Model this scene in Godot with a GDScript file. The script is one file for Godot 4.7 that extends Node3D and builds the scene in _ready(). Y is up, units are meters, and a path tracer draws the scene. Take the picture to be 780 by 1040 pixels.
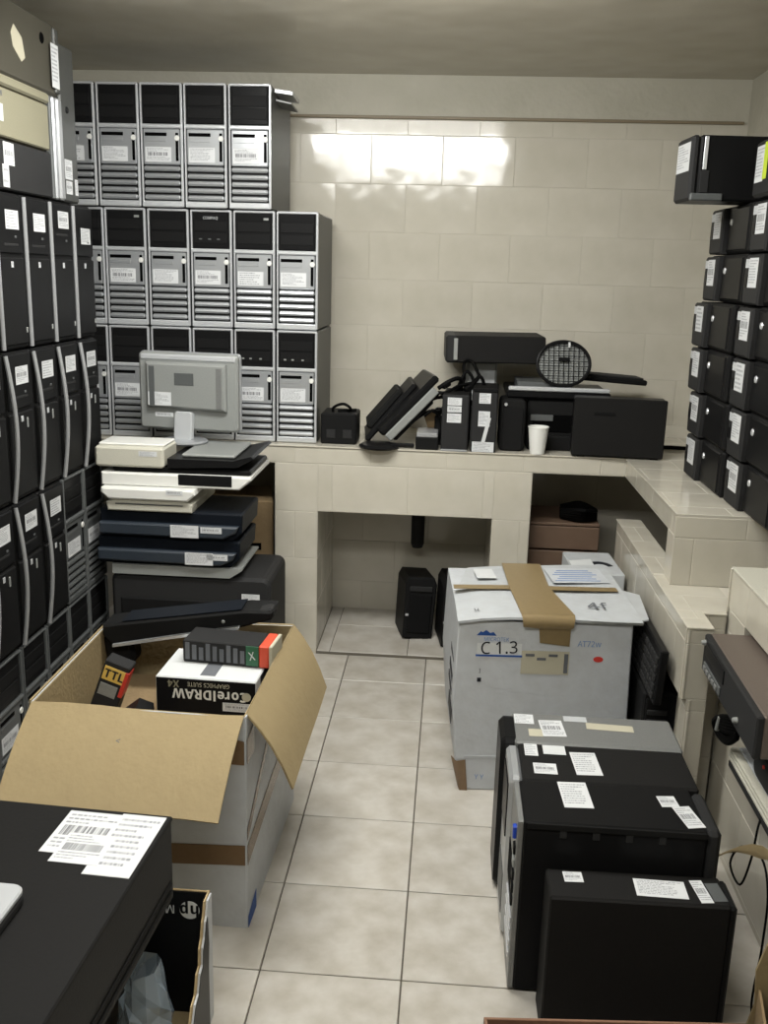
extends Node3D
# Back room of a computer shop: tiled counters, stacks of old computers, cartons.

var M := {}
var used := {}
var cache := {}
var rng := RandomNumberGenerator.new()
var label_mats: Array = []
var tile_mats: Array = []
var floor_mats: Array = []

# ------------------------------------------------------------------ helpers
func numbered(n: String) -> String:
	if not used.has(n):
		used[n] = 0
		return n
	used[n] += 1
	return "%s_%03d" % [n, used[n]]

func thing(called: String, label: String, category: String, pos := Vector3.ZERO, rot := Vector3.ZERO, group := "") -> Node3D:
	var o := Node3D.new()
	o.name = numbered(called)
	add_child(o)
	o.position = pos
	o.rotation_degrees = rot
	o.set_meta("label", label)
	o.set_meta("category", category)
	if group != "":
		o.set_meta("group", group)
	return o

func part(parent: Node3D, called: String, mesh: Mesh, m: Material, pos := Vector3.ZERO, rot := Vector3.ZERO) -> MeshInstance3D:
	var o := MeshInstance3D.new()
	o.mesh = mesh
	o.material_override = m
	o.name = called
	parent.add_child(o, true)
	o.position = pos
	o.rotation_degrees = rot
	return o

func structure(called: String, label: String, category: String) -> Node3D:
	var o := Node3D.new()
	o.name = called
	add_child(o)
	o.set_meta("kind", "structure")
	o.set_meta("label", label)
	o.set_meta("category", category)
	return o

func copy(src: Node3D, pos: Vector3, rot: Vector3, label := "") -> Node3D:
	var c: Node3D = src.duplicate()
	var base := String(src.name)
	if base.length() > 4 and base.substr(base.length() - 4, 1) == "_" and base.substr(base.length() - 3).is_valid_int():
		base = base.substr(0, base.length() - 4)
	c.name = numbered(base)
	add_child(c)
	c.position = pos
	c.rotation_degrees = rot
	if label != "":
		c.set_meta("label", label)
	return c

func tri(st: SurfaceTool, a: Vector3, b: Vector3, c: Vector3, n: Vector3) -> void:
	# emits the triangle so that its front looks along n (clockwise)
	var g := (b - a).cross(c - a)
	st.set_normal(n.normalized())
	if g.dot(n) > 0.0:
		st.add_vertex(a); st.add_vertex(c); st.add_vertex(b)
	else:
		st.add_vertex(a); st.add_vertex(b); st.add_vertex(c)

func quad(st: SurfaceTool, a: Vector3, b: Vector3, c: Vector3, d: Vector3, n: Vector3) -> void:
	tri(st, a, b, c, n)
	tri(st, a, c, d, n)

# a box with chamfered edges added to st
func add_box(st: SurfaceTool, c: Vector3, s: Vector3, b := 0.002, basis := Basis.IDENTITY) -> void:
	var h := s * 0.5
	b = min(b, min(h.x, min(h.y, h.z)) * 0.8)
	for ax in 3:
		var u := (ax + 1) % 3
		var v := (ax + 2) % 3
		for sg in [-1.0, 1.0]:
			var n := Vector3.ZERO
			n[ax] = sg
			var p: Array = []
			for q in [[-1, -1], [1, -1], [1, 1], [-1, 1]]:
				var w := Vector3.ZERO
				w[ax] = sg * h[ax]
				w[u] = q[0] * (h[u] - b)
				w[v] = q[1] * (h[v] - b)
				p.append(c + basis * w)
			quad(st, p[0], p[1], p[2], p[3], basis * n)
		if b > 0.0:
			for s1 in [-1.0, 1.0]:
				for s2 in [-1.0, 1.0]:
					var e: Array = []
					for k in [-1.0, 1.0]:
						var w1 := Vector3.ZERO
						w1[ax] = k * (h[ax] - b)
						w1[u] = s1 * h[u]
						w1[v] = s2 * (h[v] - b)
						var w2 := w1
						w2[u] = s1 * (h[u] - b)
						w2[v] = s2 * h[v]
						e.append([c + basis * w1, c + basis * w2])
					var n2 := Vector3.ZERO
					n2[u] = s1
					n2[v] = s2
					quad(st, e[0][0], e[0][1], e[1][1], e[1][0], basis * n2)
	if b > 0.0:
		for x in [-1.0, 1.0]:
			for y in [-1.0, 1.0]:
				for z in [-1.0, 1.0]:
					var s3 := Vector3(x, y, z)
					var a1 := c + basis * Vector3(x * h.x, y * (h.y - b), z * (h.z - b))
					var a2 := c + basis * Vector3(x * (h.x - b), y * h.y, z * (h.z - b))
					var a3 := c + basis * Vector3(x * (h.x - b), y * (h.y - b), z * h.z)
					tri(st, a1, a2, a3, basis * s3)

func new_st() -> SurfaceTool:
	var st := SurfaceTool.new()
	st.begin(Mesh.PRIMITIVE_TRIANGLES)
	return st

func box(s: Vector3, b := 0.003) -> Mesh:
	var key := "b%.4f_%.4f_%.4f_%.4f" % [s.x, s.y, s.z, b]
	if not cache.has(key):
		var st := new_st()
		add_box(st, Vector3.ZERO, s, b)
		cache[key] = st.commit()
	return cache[key]

# several boxes in one mesh: items [centre, size, bevel]
func boxes(items: Array) -> Mesh:
	var st := new_st()
	for i in items:
		add_box(st, i[0], i[1], i[2] if i.size() > 2 else 0.002, i[3] if i.size() > 3 else Basis.IDENTITY)
	return st.commit()

# box from two corners: part in parent's frame
func span(parent: Node3D, called: String, a: Vector3, b: Vector3, m: Material, bev := 0.003) -> MeshInstance3D:
	return part(parent, called, box((b - a).abs(), bev), m, (a + b) * 0.5)

# polygon in XY pushed out along Z, centred on z = 0, with a chamfer
func prism(poly: PackedVector2Array, depth: float, bev := 0.0) -> Mesh:
	var st := new_st()
	if Geometry2D.is_polygon_clockwise(poly):
		poly = poly.duplicate()
		poly.reverse()
	var n := poly.size()
	var inner := poly
	if bev > 0.0:
		var off := Geometry2D.offset_polygon(poly, -bev)
		if off.size() == 1 and off[0].size() == n:
			inner = off[0]
			var best := 0
			for k in n:
				if inner[k].distance_to(poly[0]) < inner[best].distance_to(poly[0]):
					best = k
			var r := PackedVector2Array()
			for k in n:
				r.append(inner[(best + k) % n])
			inner = r
		else:
			bev = 0.0
	var idx := Geometry2D.triangulate_polygon(inner)
	var h := depth * 0.5
	for sg in [-1.0, 1.0]:
		for k in range(0, idx.size(), 3):
			var a := inner[idx[k]]
			var b := inner[idx[k + 1]]
			var c := inner[idx[k + 2]]
			tri(st, Vector3(a.x, a.y, sg * h), Vector3(b.x, b.y, sg * h), Vector3(c.x, c.y, sg * h), Vector3(0, 0, sg))
	for k in n:
		var a := poly[k]
		var b := poly[(k + 1) % n]
		var e := b - a
		var nn := Vector3(e.y, -e.x, 0).normalized()
		quad(st, Vector3(a.x, a.y, -h + bev), Vector3(b.x, b.y, -h + bev), Vector3(b.x, b.y, h - bev), Vector3(a.x, a.y, h - bev), nn)
		if bev > 0.0:
			var ia := inner[k]
			var ib := inner[(k + 1) % n]
			for sg in [-1.0, 1.0]:
				quad(st, Vector3(a.x, a.y, sg * (h - bev)), Vector3(b.x, b.y, sg * (h - bev)), Vector3(ib.x, ib.y, sg * h), Vector3(ia.x, ia.y, sg * h), nn + Vector3(0, 0, sg))
	return st.commit()

func rounded(w: float, h: float, r: float, seg := 4) -> PackedVector2Array:
	var p := PackedVector2Array()
	for k in 4:
		var cx: float = (w / 2 - r) * [1, -1, -1, 1][k]
		var cy: float = (h / 2 - r) * [1, 1, -1, -1][k]
		for s in seg + 1:
			var a := PI / 2 * (k + float(s) / seg)
			p.append(Vector2(cx + r * cos(a), cy + r * sin(a)))
	return p

# slab given by four corners of one face and a thickness along its normal
func slab4(a: Vector3, b: Vector3, c: Vector3, d: Vector3, t: float) -> Mesh:
	var st := new_st()
	var n := (b - a).cross(d - a).normalized()
	var o := n * t
	var mid := (a + b + c + d) * 0.25
	quad(st, a, b, c, d, -n)
	quad(st, a + o, b + o, c + o, d + o, n)
	var p := [a, b, c, d]
	for k in 4:
		var u: Vector3 = p[k]
		var v: Vector3 = p[(k + 1) % 4]
		quad(st, u, v, v + o, u + o, (u + v) * 0.5 - mid)
	return st.commit()

# bent sheet: rows of points, given thickness
func sheet(rows: Array, t: float) -> Mesh:
	var st := new_st()
	var nr := rows.size()
	var nc: int = rows[0].size()
	var nrm: Array = []
	for i in nr:
		var l: Array = []
		for j in nc:
			var du: Vector3 = rows[i][min(j + 1, nc - 1)] - rows[i][max(j - 1, 0)]
			var dv: Vector3 = rows[min(i + 1, nr - 1)][j] - rows[max(i - 1, 0)][j]
			l.append(du.cross(dv).normalized())
		nrm.append(l)
	for sg in [-1.0, 1.0]:
		for i in nr - 1:
			for j in nc - 1:
				var q: Array = []
				for w in [[i, j], [i, j + 1], [i + 1, j + 1], [i + 1, j]]:
					q.append([rows[w[0]][w[1]] + nrm[w[0]][w[1]] * t * 0.5 * sg, nrm[w[0]][w[1]] * sg])
				for tr in [[0, 1, 2], [0, 2, 3]]:
					var g: Vector3 = (q[tr[1]][0] - q[tr[0]][0]).cross(q[tr[2]][0] - q[tr[0]][0])
					var order: Array = tr if g.dot(q[tr[0]][1]) < 0.0 else [tr[0], tr[2], tr[1]]
					for k in order:
						st.set_normal(q[k][1])
						st.add_vertex(q[k][0])
	var rim: Array = []
	for j in nc: rim.append([0, j])
	for i in range(1, nr): rim.append([i, nc - 1])
	for j in range(nc - 2, -1, -1): rim.append([nr - 1, j])
	for i in range(nr - 2, 0, -1): rim.append([i, 0])
	var mid: Vector3 = rows[nr / 2][nc / 2]
	for k in rim.size():
		var u: Array = rim[k]
		var v: Array = rim[(k + 1) % rim.size()]
		var pu: Vector3 = rows[u[0]][u[1]]
		var pv: Vector3 = rows[v[0]][v[1]]
		var nu: Vector3 = nrm[u[0]][u[1]] * t * 0.5
		var nv: Vector3 = nrm[v[0]][v[1]] * t * 0.5
		quad(st, pu - nu, pv - nv, pv + nv, pu + nu, (pu + pv) * 0.5 - mid)
	return st.commit()

func lathe(profile: Array, seg := 24) -> Mesh:
	var st := new_st()
	for k in profile.size() - 1:
		var a: Vector2 = profile[k]
		var b: Vector2 = profile[k + 1]
		var e := b - a
		var n2 := Vector2(e.y, -e.x).normalized()
		for s in seg:
			var t0 := TAU * s / seg
			var t1 := TAU * (s + 1) / seg
			var p: Array = [Vector3(a.x * cos(t0), a.y, a.x * sin(t0)), Vector3(a.x * cos(t1), a.y, a.x * sin(t1)), Vector3(b.x * cos(t1), b.y, b.x * sin(t1)), Vector3(b.x * cos(t0), b.y, b.x * sin(t0))]
			var tm := (t0 + t1) / 2
			var n := Vector3(n2.x * cos(tm), n2.y, n2.x * sin(tm))
			if a.x > 1e-5:
				tri(st, p[0], p[1], p[2], n)
			if b.x > 1e-5:
				tri(st, p[0], p[2], p[3], n)
	return st.commit()

func tube(pts: Array, r: float, seg := 7, sub := 6) -> Mesh:
	var line: Array = []
	for k in pts.size() - 1:
		var p0: Vector3 = pts[max(k - 1, 0)]
		var p1: Vector3 = pts[k]
		var p2: Vector3 = pts[k + 1]
		var p3: Vector3 = pts[min(k + 2, pts.size() - 1)]
		for s in sub:
			var t := float(s) / sub
			line.append(0.5 * (2.0 * p1 + (p2 - p0) * t + (2.0 * p0 - 5.0 * p1 + 4.0 * p2 - p3) * t * t + (3.0 * p1 - p0 - 3.0 * p2 + p3) * t * t * t))
	line.append(pts[-1])
	var st := new_st()
	var rings: Array = []
	var up := Vector3(0.31, 0.87, 0.39)
	for k in line.size():
		var d: Vector3 = (line[min(k + 1, line.size() - 1)] - line[max(k - 1, 0)]).normalized()
		var x := up - d * up.dot(d)
		if x.length() < 0.05:
			x = Vector3(1, 0, 0) - d * d.x
		x = x.normalized()
		up = x
		var y := d.cross(x)
		var ring: Array = []
		for s in seg:
			var a := TAU * s / seg
			ring.append([line[k] + (x * cos(a) + y * sin(a)) * r, x * cos(a) + y * sin(a)])
		rings.append(ring)
	for k in rings.size() - 1:
		for s in seg:
			var a: Array = rings[k][s]
			var b: Array = rings[k][(s + 1) % seg]
			var c: Array = rings[k + 1][(s + 1) % seg]
			var d2: Array = rings[k + 1][s]
			quad(st, a[0], b[0], c[0], d2[0], a[1] + b[1])
	for e in [0, rings.size() - 1]:
		for s in seg:
			tri(st, line[e], rings[e][s][0], rings[e][(s + 1) % seg][0], line[e] - line[1 if e == 0 else e - 1])
	return st.commit()

# thin printed sheet: +Z face carries the texture 0..1
func card(w: float, h: float, t := 0.0006) -> Mesh:
	var key := "c%.4f_%.4f_%.4f" % [w, h, t]
	if cache.has(key):
		return cache[key]
	var st := new_st()
	var c := [Vector3(-w / 2, -h / 2, t), Vector3(w / 2, -h / 2, t), Vector3(w / 2, h / 2, t), Vector3(-w / 2, h / 2, t)]
	var uv := [Vector2(0, 1), Vector2(1, 1), Vector2(1, 0), Vector2(0, 0)]
	for k in [0, 2, 1, 0, 3, 2]:
		st.set_normal(Vector3(0, 0, 1))
		st.set_uv(uv[k])
		st.add_vertex(c[k])
	st.set_uv(Vector2(0.01, 0.01))
	var o := Vector3(0, 0, -t)
	for k in 4:
		var u: Vector3 = c[k]
		var v: Vector3 = c[(k + 1) % 4]
		quad(st, u, v, v + o, u + o, u + v)
	quad(st, c[0] + o, c[1] + o, c[2] + o, c[3] + o, Vector3(0, 0, -1))
	cache[key] = st.commit()
	return cache[key]

func sticker(parent: Node3D, called: String, w: float, h: float, m: Material, pos: Vector3, rot := Vector3.ZERO) -> MeshInstance3D:
	return part(parent, called, card(w, h), m, pos, rot)

func text(parent: Node3D, called: String, words: String, size: float, m: Material, pos: Vector3, rot := Vector3.ZERO, bold := false, wide := 1.0) -> MeshInstance3D:
	var t := TextMesh.new()
	var f := SystemFont.new()
	f.font_names = PackedStringArray(["Droid Sans"])
	f.font_weight = 700 if bold else 400
	t.font = f
	t.text = words
	t.font_size = 32
	t.pixel_size = size / 32.0
	t.depth = 0.0008
	var o := part(parent, called, t, m, pos, rot)
	o.scale = Vector3(wide, 1, 1)
	return o

# ------------------------------------------------------------------ materials
func noise_tex(freq: float, lo: Color, hi: Color, seed_: int, size := 256, octaves := 4, normal := false, bump := 4.0) -> NoiseTexture2D:
	var n := FastNoiseLite.new()
	n.seed = seed_
	n.frequency = freq
	n.fractal_octaves = octaves
	var t := NoiseTexture2D.new()
	t.noise = n
	t.width = size
	t.height = size
	t.seamless = true
	if normal:
		t.as_normal_map = true
		t.bump_strength = bump
	else:
		var g := Gradient.new()
		g.set_color(0, lo)
		g.set_color(1, hi)
		t.color_ramp = g
	return t

func mat(key: String, c: Color, rough := 0.5, metal := 0.0, tex: Texture2D = null, scale := 4.0, nrm: Texture2D = null, nscale := 0.3) -> StandardMaterial3D:
	var m := StandardMaterial3D.new()
	m.albedo_color = c
	m.roughness = rough
	m.metallic = metal
	if tex or nrm:
		m.uv1_triplanar = true
		m.uv1_scale = Vector3.ONE * scale
	if tex:
		m.albedo_texture = tex
	if nrm:
		m.normal_enabled = true
		m.normal_texture = nrm
		m.normal_scale = nscale
	M[key] = m
	return m

func label_texture(seed_: int, kind: int) -> ImageTexture:
	var r := RandomNumberGenerator.new()
	r.seed = seed_
	var im := Image.create(160, 100, false, Image.FORMAT_RGB8)
	im.fill(Color(0.80, 0.81, 0.815))
	var ink := Color(0.52, 0.53, 0.55)
	var y := 8
	while y < 88:
		if kind == 1 and y > 34 and y < 64:
			var x := 14
			while x < 140:
				var w := r.randi_range(1, 4)
				im.fill_rect(Rect2i(x, y, w, 24), Color(0.34, 0.34, 0.36))
				x += w + r.randi_range(1, 4)
			y += 30
			continue
		var x2 := 10
		var stop := r.randi_range(70, 146)
		while x2 < stop:
			var w2 := r.randi_range(3, 14)
			im.fill_rect(Rect2i(x2, y, w2, 4 if kind != 2 else 7), ink.lerp(Color(0.74, 0.74, 0.74), r.randf() * 0.5))
			x2 += w2 + 3
		y += 9 if kind != 2 else 15
	for k in 160:
		im.set_pixel(k, 0, Color(0.7, 0.7, 0.7))
		im.set_pixel(k, 99, Color(0.7, 0.7, 0.7))
	return ImageTexture.create_from_image(im)

func make_materials() -> void:
	var grain := noise_tex(0.16, Color(0.94, 0.94, 0.94), Color(1, 1, 1), 3)
	var blotch := noise_tex(0.012, Color(0.95, 0.95, 0.94), Color(1, 1, 1), 9, 256, 5)
	var wave := noise_tex(0.016, Color.BLACK, Color.WHITE, 21, 256, 2, true, 6.0)
	var bump := noise_tex(0.09, Color.BLACK, Color.WHITE, 33, 256, 3, true, 3.0)
	var fibre := noise_tex(0.03, Color(0.95, 0.945, 0.94), Color(1, 1, 1), 55, 256, 5)
	var stone := noise_tex(0.011, Color(0.87, 0.855, 0.83), Color(1.0, 1.0, 1.0), 71, 512, 6)
	for k in 3:
		var c: Color = [Color(0.77, 0.75, 0.70), Color(0.778, 0.758, 0.708), Color(0.762, 0.742, 0.692)][k]
		tile_mats.append(mat("tile%d" % k, c, 0.11, 0.0, blotch, 1.6, wave, 0.055))
		var f: Color = [Color(0.765, 0.75, 0.72), Color(0.78, 0.765, 0.735), Color(0.75, 0.735, 0.705)][k]
		floor_mats.append(mat("floor_tile%d" % k, f, 0.32, 0.0, stone, 1.3 + 0.2 * k, wave, 0.05))
	mat("grout", Color(0.74, 0.72, 0.67), 0.9, 0.0, grain, 6.0)
	mat("floor_grout", Color(0.40, 0.38, 0.34), 0.9, 0.0, grain, 6.0)
	mat("plaster", Color(0.715, 0.70, 0.645), 0.6, 0.0, blotch, 1.2, bump, 0.15)
	mat("ceiling", Color(0.74, 0.715, 0.655), 0.22, 0.0, blotch, 0.8, wave, 0.12)
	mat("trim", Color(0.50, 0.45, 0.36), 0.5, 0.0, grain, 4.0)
	mat("black", Color(0.112, 0.112, 0.113), 0.45, 0.0, grain, 5.0, bump, 0.05)
	mat("black_satin", Color(0.098, 0.098, 0.10), 0.3, 0.0, grain, 5.0)
	mat("black_matte", Color(0.12, 0.12, 0.119), 0.65, 0.0, grain, 5.0)
	mat("black_case", Color(0.128, 0.126, 0.124), 0.55, 0.0, grain, 3.0, bump, 0.04)
	mat("charcoal", Color(0.185, 0.185, 0.186), 0.5, 0.0, grain, 5.0)
	mat("hole", Color(0.015, 0.015, 0.016), 0.8)
	mat("silver", Color(0.68, 0.69, 0.70), 0.3, 0.5)
	mat("silver_bright", Color(0.82, 0.83, 0.84), 0.25, 0.4)
	mat("silver_edge", Color(0.60, 0.605, 0.61), 0.34, 0.25)
	mat("steel", Color(0.50, 0.505, 0.50), 0.42, 0.3, grain, 3.0)
	mat("steel_grey", Color(0.30, 0.305, 0.295), 0.45, 0.2, grain, 3.0)
	mat("grey_plastic", Color(0.56, 0.57, 0.56), 0.45, 0.1, grain, 4.0)
	mat("grey_dark", Color(0.34, 0.35, 0.35), 0.5, 0.1, grain, 4.0)
	mat("navy", Color(0.085, 0.10, 0.125), 0.42, 0.0, grain, 4.0)
	mat("navy_light", Color(0.17, 0.20, 0.235), 0.4, 0.0, grain, 4.0)
	mat("putty", Color(0.77, 0.76, 0.705), 0.5, 0.0, grain, 4.0)
	mat("beige", Color(0.53, 0.515, 0.435), 0.55, 0.0, grain, 4.0)
	mat("olive_grey", Color(0.275, 0.265, 0.23), 0.5, 0.0, grain, 3.0)
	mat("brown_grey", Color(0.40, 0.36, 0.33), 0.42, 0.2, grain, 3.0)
	mat("cardboard", Color(0.565, 0.50, 0.365), 0.8, 0.0, fibre, 2.5, bump, 0.2)
	mat("cardboard_dark", Color(0.52, 0.44, 0.32), 0.85, 0.0, fibre, 2.5, bump, 0.2)
	mat("cardboard_brown", Color(0.50, 0.37, 0.29), 0.8, 0.0, fibre, 2.5)
	mat("cardboard_edge", Color(0.72, 0.63, 0.47), 0.9, 0.0, grain, 20.0)
	mat("box_grey", Color(0.745, 0.76, 0.775), 0.55, 0.0, fibre, 2.0, bump, 0.1)
	mat("box_white", Color(0.71, 0.725, 0.735), 0.55, 0.0, fibre, 2.0, bump, 0.1)
	mat("tape", Color(0.52, 0.45, 0.32), 0.3, 0.0, fibre, 6.0)
	mat("tape_dark", Color(0.47, 0.38, 0.28), 0.25, 0.0, fibre, 6.0)
	mat("paper", Color(0.80, 0.81, 0.81), 0.7, 0.0, grain, 8.0)
	mat("paper_cream", Color(0.72, 0.70, 0.62), 0.7, 0.0, grain, 8.0)
	mat("ink_blue", Color(0.13, 0.30, 0.58), 0.6)
	mat("ink_pale_blue", Color(0.45, 0.55, 0.72), 0.6)
	mat("ink_dark", Color(0.07, 0.08, 0.12), 0.6)
	mat("ink_grey", Color(0.36, 0.37, 0.39), 0.7)
	mat("red", Color(0.78, 0.22, 0.18), 0.5)
	mat("orange_red", Color(0.80, 0.30, 0.20), 0.5)
	mat("yellow", Color(0.86, 0.72, 0.36), 0.5)
	mat("green", Color(0.15, 0.35, 0.24), 0.5)
	mat("lime", Color(0.72, 0.80, 0.22), 0.6)
	mat("blue_plastic", Color(0.12, 0.26, 0.65), 0.4)
	mat("white_plastic", Color(0.86, 0.86, 0.84), 0.4)
	mat("foam", Color(0.90, 0.90, 0.88), 0.6, 0.0, grain, 10.0)
	mat("wood", Color(0.40, 0.32, 0.26), 0.6, 0.0, fibre, 2.0)
	mat("rubber", Color(0.04, 0.04, 0.04), 0.55)
	for k in ["black", "black_satin", "black_matte", "black_case", "charcoal", "navy", "rubber", "hole"]:
		M[k].metallic_specular = 0.17
	var film := mat("film", Color(0.75, 0.82, 0.88, 0.38), 0.12)
	film.transparency = BaseMaterial3D.TRANSPARENCY_ALPHA
	var lamp := mat("lamp_glow", Color(0.95, 0.97, 0.95), 0.5)
	lamp.emission_enabled = true
	lamp.emission = Color(1.0, 0.998, 0.985)
	lamp.emission_energy_multiplier = 9.0
	for k in 5:
		var m := StandardMaterial3D.new()
		m.albedo_texture = label_texture(100 + k, [0, 1, 0, 2, 1][k])
		m.roughness = 0.55
		label_mats.append(m)

# ------------------------------------------------------------------ tiles
func tile_mesh(w: float, h: float, t: float) -> Mesh:
	return box(Vector3(snappedf(w, 0.001), snappedf(h, 0.001), t), 0.0012)

# ceramic tiles over a rectangle of a plane, laid in courses, cut at its edges
func tiles(parent: Node3D, o: Vector3, ux: Vector3, vy: Vector3, r: Rect2, pitch: Vector2, phase: Vector2, bond: float, mats: Array, t := 0.008, gap := 0.003, jit := 0.15, called := "tile") -> void:
	var n := ux.cross(vy)
	var i0 := floori((r.position.y - phase.y) / pitch.y)
	var i1 := ceili((r.end.y - phase.y) / pitch.y)
	for i in range(i0, i1):
		var v0: float = max(r.position.y, phase.y + i * pitch.y)
		var v1: float = min(r.end.y, phase.y + (i + 1) * pitch.y)
		if v1 - v0 < 0.012:
			continue
		var ph := phase.x + (bond * pitch.x if posmod(i, 2) == 1 else 0.0)
		var j0 := floori((r.position.x - ph) / pitch.x)
		var j1 := ceili((r.end.x - ph) / pitch.x)
		for j in range(j0, j1):
			var u0: float = max(r.position.x, ph + j * pitch.x)
			var u1: float = min(r.end.x, ph + (j + 1) * pitch.x)
			if u1 - u0 < 0.012:
				continue
			var m := part(parent, called, tile_mesh(u1 - u0 - gap, v1 - v0 - gap, t), mats[rng.randi() % mats.size()])
			var b := Basis(ux, vy, n)
			b = b * Basis.from_euler(Vector3(deg_to_rad(rng.randf_range(-jit, jit)), deg_to_rad(rng.randf_range(-jit, jit)), 0))
			m.transform = Transform3D(b, o + ux * (u0 + u1) * 0.5 + vy * (v0 + v1) * 0.5 + n * (t * 0.5))

# ------------------------------------------------------------------ the room
const X0 := -1.78
const X1 := 1.17
const ZB := -4.30
const ZF := 1.70
const CEIL := 2.36
const CT := 0.884      # counter top
const CZ := -3.74      # counter front
const RX := 0.69       # front of the side counter

func build_room() -> void:
	var f := structure("floor", "pale mottled square floor tiles with dark grout lines", "floor")
	span(f, "screed", Vector3(X0 - 0.1, -0.1, ZB - 0.1), Vector3(X1 + 0.1, -0.0075, ZF + 0.1), M.floor_grout, 0.0)
	tiles(f, Vector3(0, -0.008, 0), Vector3(1, 0, 0), Vector3(0, 0, -1), Rect2(X0, -0.4, X1 - X0, -ZB + 0.4), Vector2(0.3257, 0.3257), Vector2(-0.0536, 2.5157), 0.0, floor_mats, 0.008, 0.004, 0.0)
	span(f, "niche_floor", Vector3(-0.517, 0.0, ZB), Vector3(0.188, 0.010, CZ - 0.004), M.floor_grout, 0.0)
	tiles(f, Vector3(0, 0.0045, 0), Vector3(1, 0, 0), Vector3(0, 0, -1), Rect2(-0.515, 3.748, 0.701, 0.55), Vector2(0.3257, 0.3257), Vector2(-0.46, 3.74), 0.0, floor_mats, 0.008, 0.003, 0.0)
	span(f, "concrete_border", Vector3(X0, -0.0075, 0.4), Vector3(X1, 0.0, ZF), M.floor_tile1, 0.0)

	var w := structure("wall_back", "back wall of glossy beige rectangular tiles in running bond", "wall")
	span(w, "masonry", Vector3(X0 - 0.1, -0.1, ZB - 0.12), Vector3(X1 + 0.1, CEIL + 0.1, ZB - 0.006), M.plaster, 0.0)
	span(w, "grout_bed", Vector3(X0, 0.0, ZB - 0.006), Vector3(X1, 2.187, ZB), M.grout, 0.0)
	tiles(w, Vector3(0, 0, ZB - 0.0073), Vector3(1, 0, 0), Vector3(0, 1, 0), Rect2(X0, 0.0, X1 - X0, 2.185), Vector2(0.3025, 0.1975), Vector2(-0.378 + 0.15125, 2.123 - 10 * 0.1975), 0.5, tile_mats, 0.0085, 0.002, 0.38)
	var tr := structure("trim_1", "thin edging strip coloured brown for the shadow line over the wall tiles", "trim")
	span(tr, "shadow_edge_strip", Vector3(X0, 2.186, ZB - 0.004), Vector3(X1 - 0.02, 2.198, ZB + 0.010), M.trim, 0.002)  # brown tone paints in the shadow edge above the tiles

	var wr := structure("wall_right", "plain plastered side wall behind the stacked black towers", "wall")
	span(wr, "masonry", Vector3(X1, -0.1, ZB - 0.1), Vector3(X1 + 0.12, CEIL + 0.1, ZF + 0.1), M.plaster, 0.0)
	var wl := structure("wall_left", "plain plastered side wall behind the tall stack of towers", "wall")
	span(wl, "masonry", Vector3(X0 - 0.12, -0.1, ZB - 0.1), Vector3(X0, CEIL + 0.1, ZF + 0.1), M.plaster, 0.0)
	var wf := structure("wall_front", "plain plastered wall opposite the tiled counter", "wall")
	span(wf, "masonry", Vector3(X0 - 0.1, -0.1, ZF), Vector3(X1 + 0.1, CEIL + 0.1, ZF + 0.12), M.plaster, 0.0)
	var c := structure("ceiling", "shiny drab brown ceiling above the tiled wall", "ceiling")
	span(c, "ceiling_board", Vector3(X0 - 0.1, CEIL, ZB - 0.1), Vector3(X1 + 0.1, CEIL + 0.1, ZF + 0.1), M.ceiling, 0.0)

func ceiling_light(z: float, xc: float, energy: float, label: String) -> void:
	var t := thing("ceiling_light", label, "lamp", Vector3(xc, CEIL, z), Vector3.ZERO, "fluorescent ceiling lights")
	part(t, "housing", box(Vector3(1.22, 0.03, 0.24), 0.006), M.white_plastic, Vector3(0, -0.015, 0))
	for s in [-1.0, 1.0]:
		part(t, "end_cap", box(Vector3(0.02, 0.125, 0.28), 0.004), M.white_plastic, Vector3(s * 0.61, -0.0625, 0))
	part(t, "glowing_tube_cover", prism(PackedVector2Array([Vector2(-0.13, 0.0), Vector2(0.13, 0.0), Vector2(0.135, -0.05), Vector2(0.115, -0.085), Vector2(-0.115, -0.085), Vector2(-0.135, -0.05)]), 1.20, 0.003), M.lamp_glow, Vector3(0, -0.032, 0), Vector3(0, 90, 0))
	# the cover glows downwards and from both long sides
	for q in [[Vector3(0, -0.121, 0), Vector3(-90, 0, 0), Vector2(1.19, 0.23), 0.62], [Vector3(0, -0.075, 0.139), Vector3(0, 180, 0), Vector2(1.19, 0.08), 0.28], [Vector3(0, -0.075, -0.139), Vector3(0, 0, 0), Vector2(1.19, 0.08), 0.28]]:
		var a := AreaLight3D.new()
		a.name = "lamp_area_light"
		a.area_size = q[2]
		a.light_color = Color(1.0, 0.998, 0.985)
		a.light_energy = energy * q[3]
		a.shadow_enabled = true
		a.set("area_range", 9.0)
		a.set("area_attenuation", 2.0)
		t.add_child(a, true)
		a.position = q[0]
		a.rotation_degrees = q[1]

func tiled_face_z(p: Node3D, x0: float, x1: float, y0: float, y1: float, z: float) -> void:
	tiles(p, Vector3(0, 0, z - 0.0058), Vector3(1, 0, 0), Vector3(0, 1, 0), Rect2(x0, y0, x1 - x0, y1 - y0), Vector2(0.3025, 0.1975), Vector2(-0.61, 0.02), 0.5, tile_mats, 0.007, 0.002, 0.1)

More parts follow.
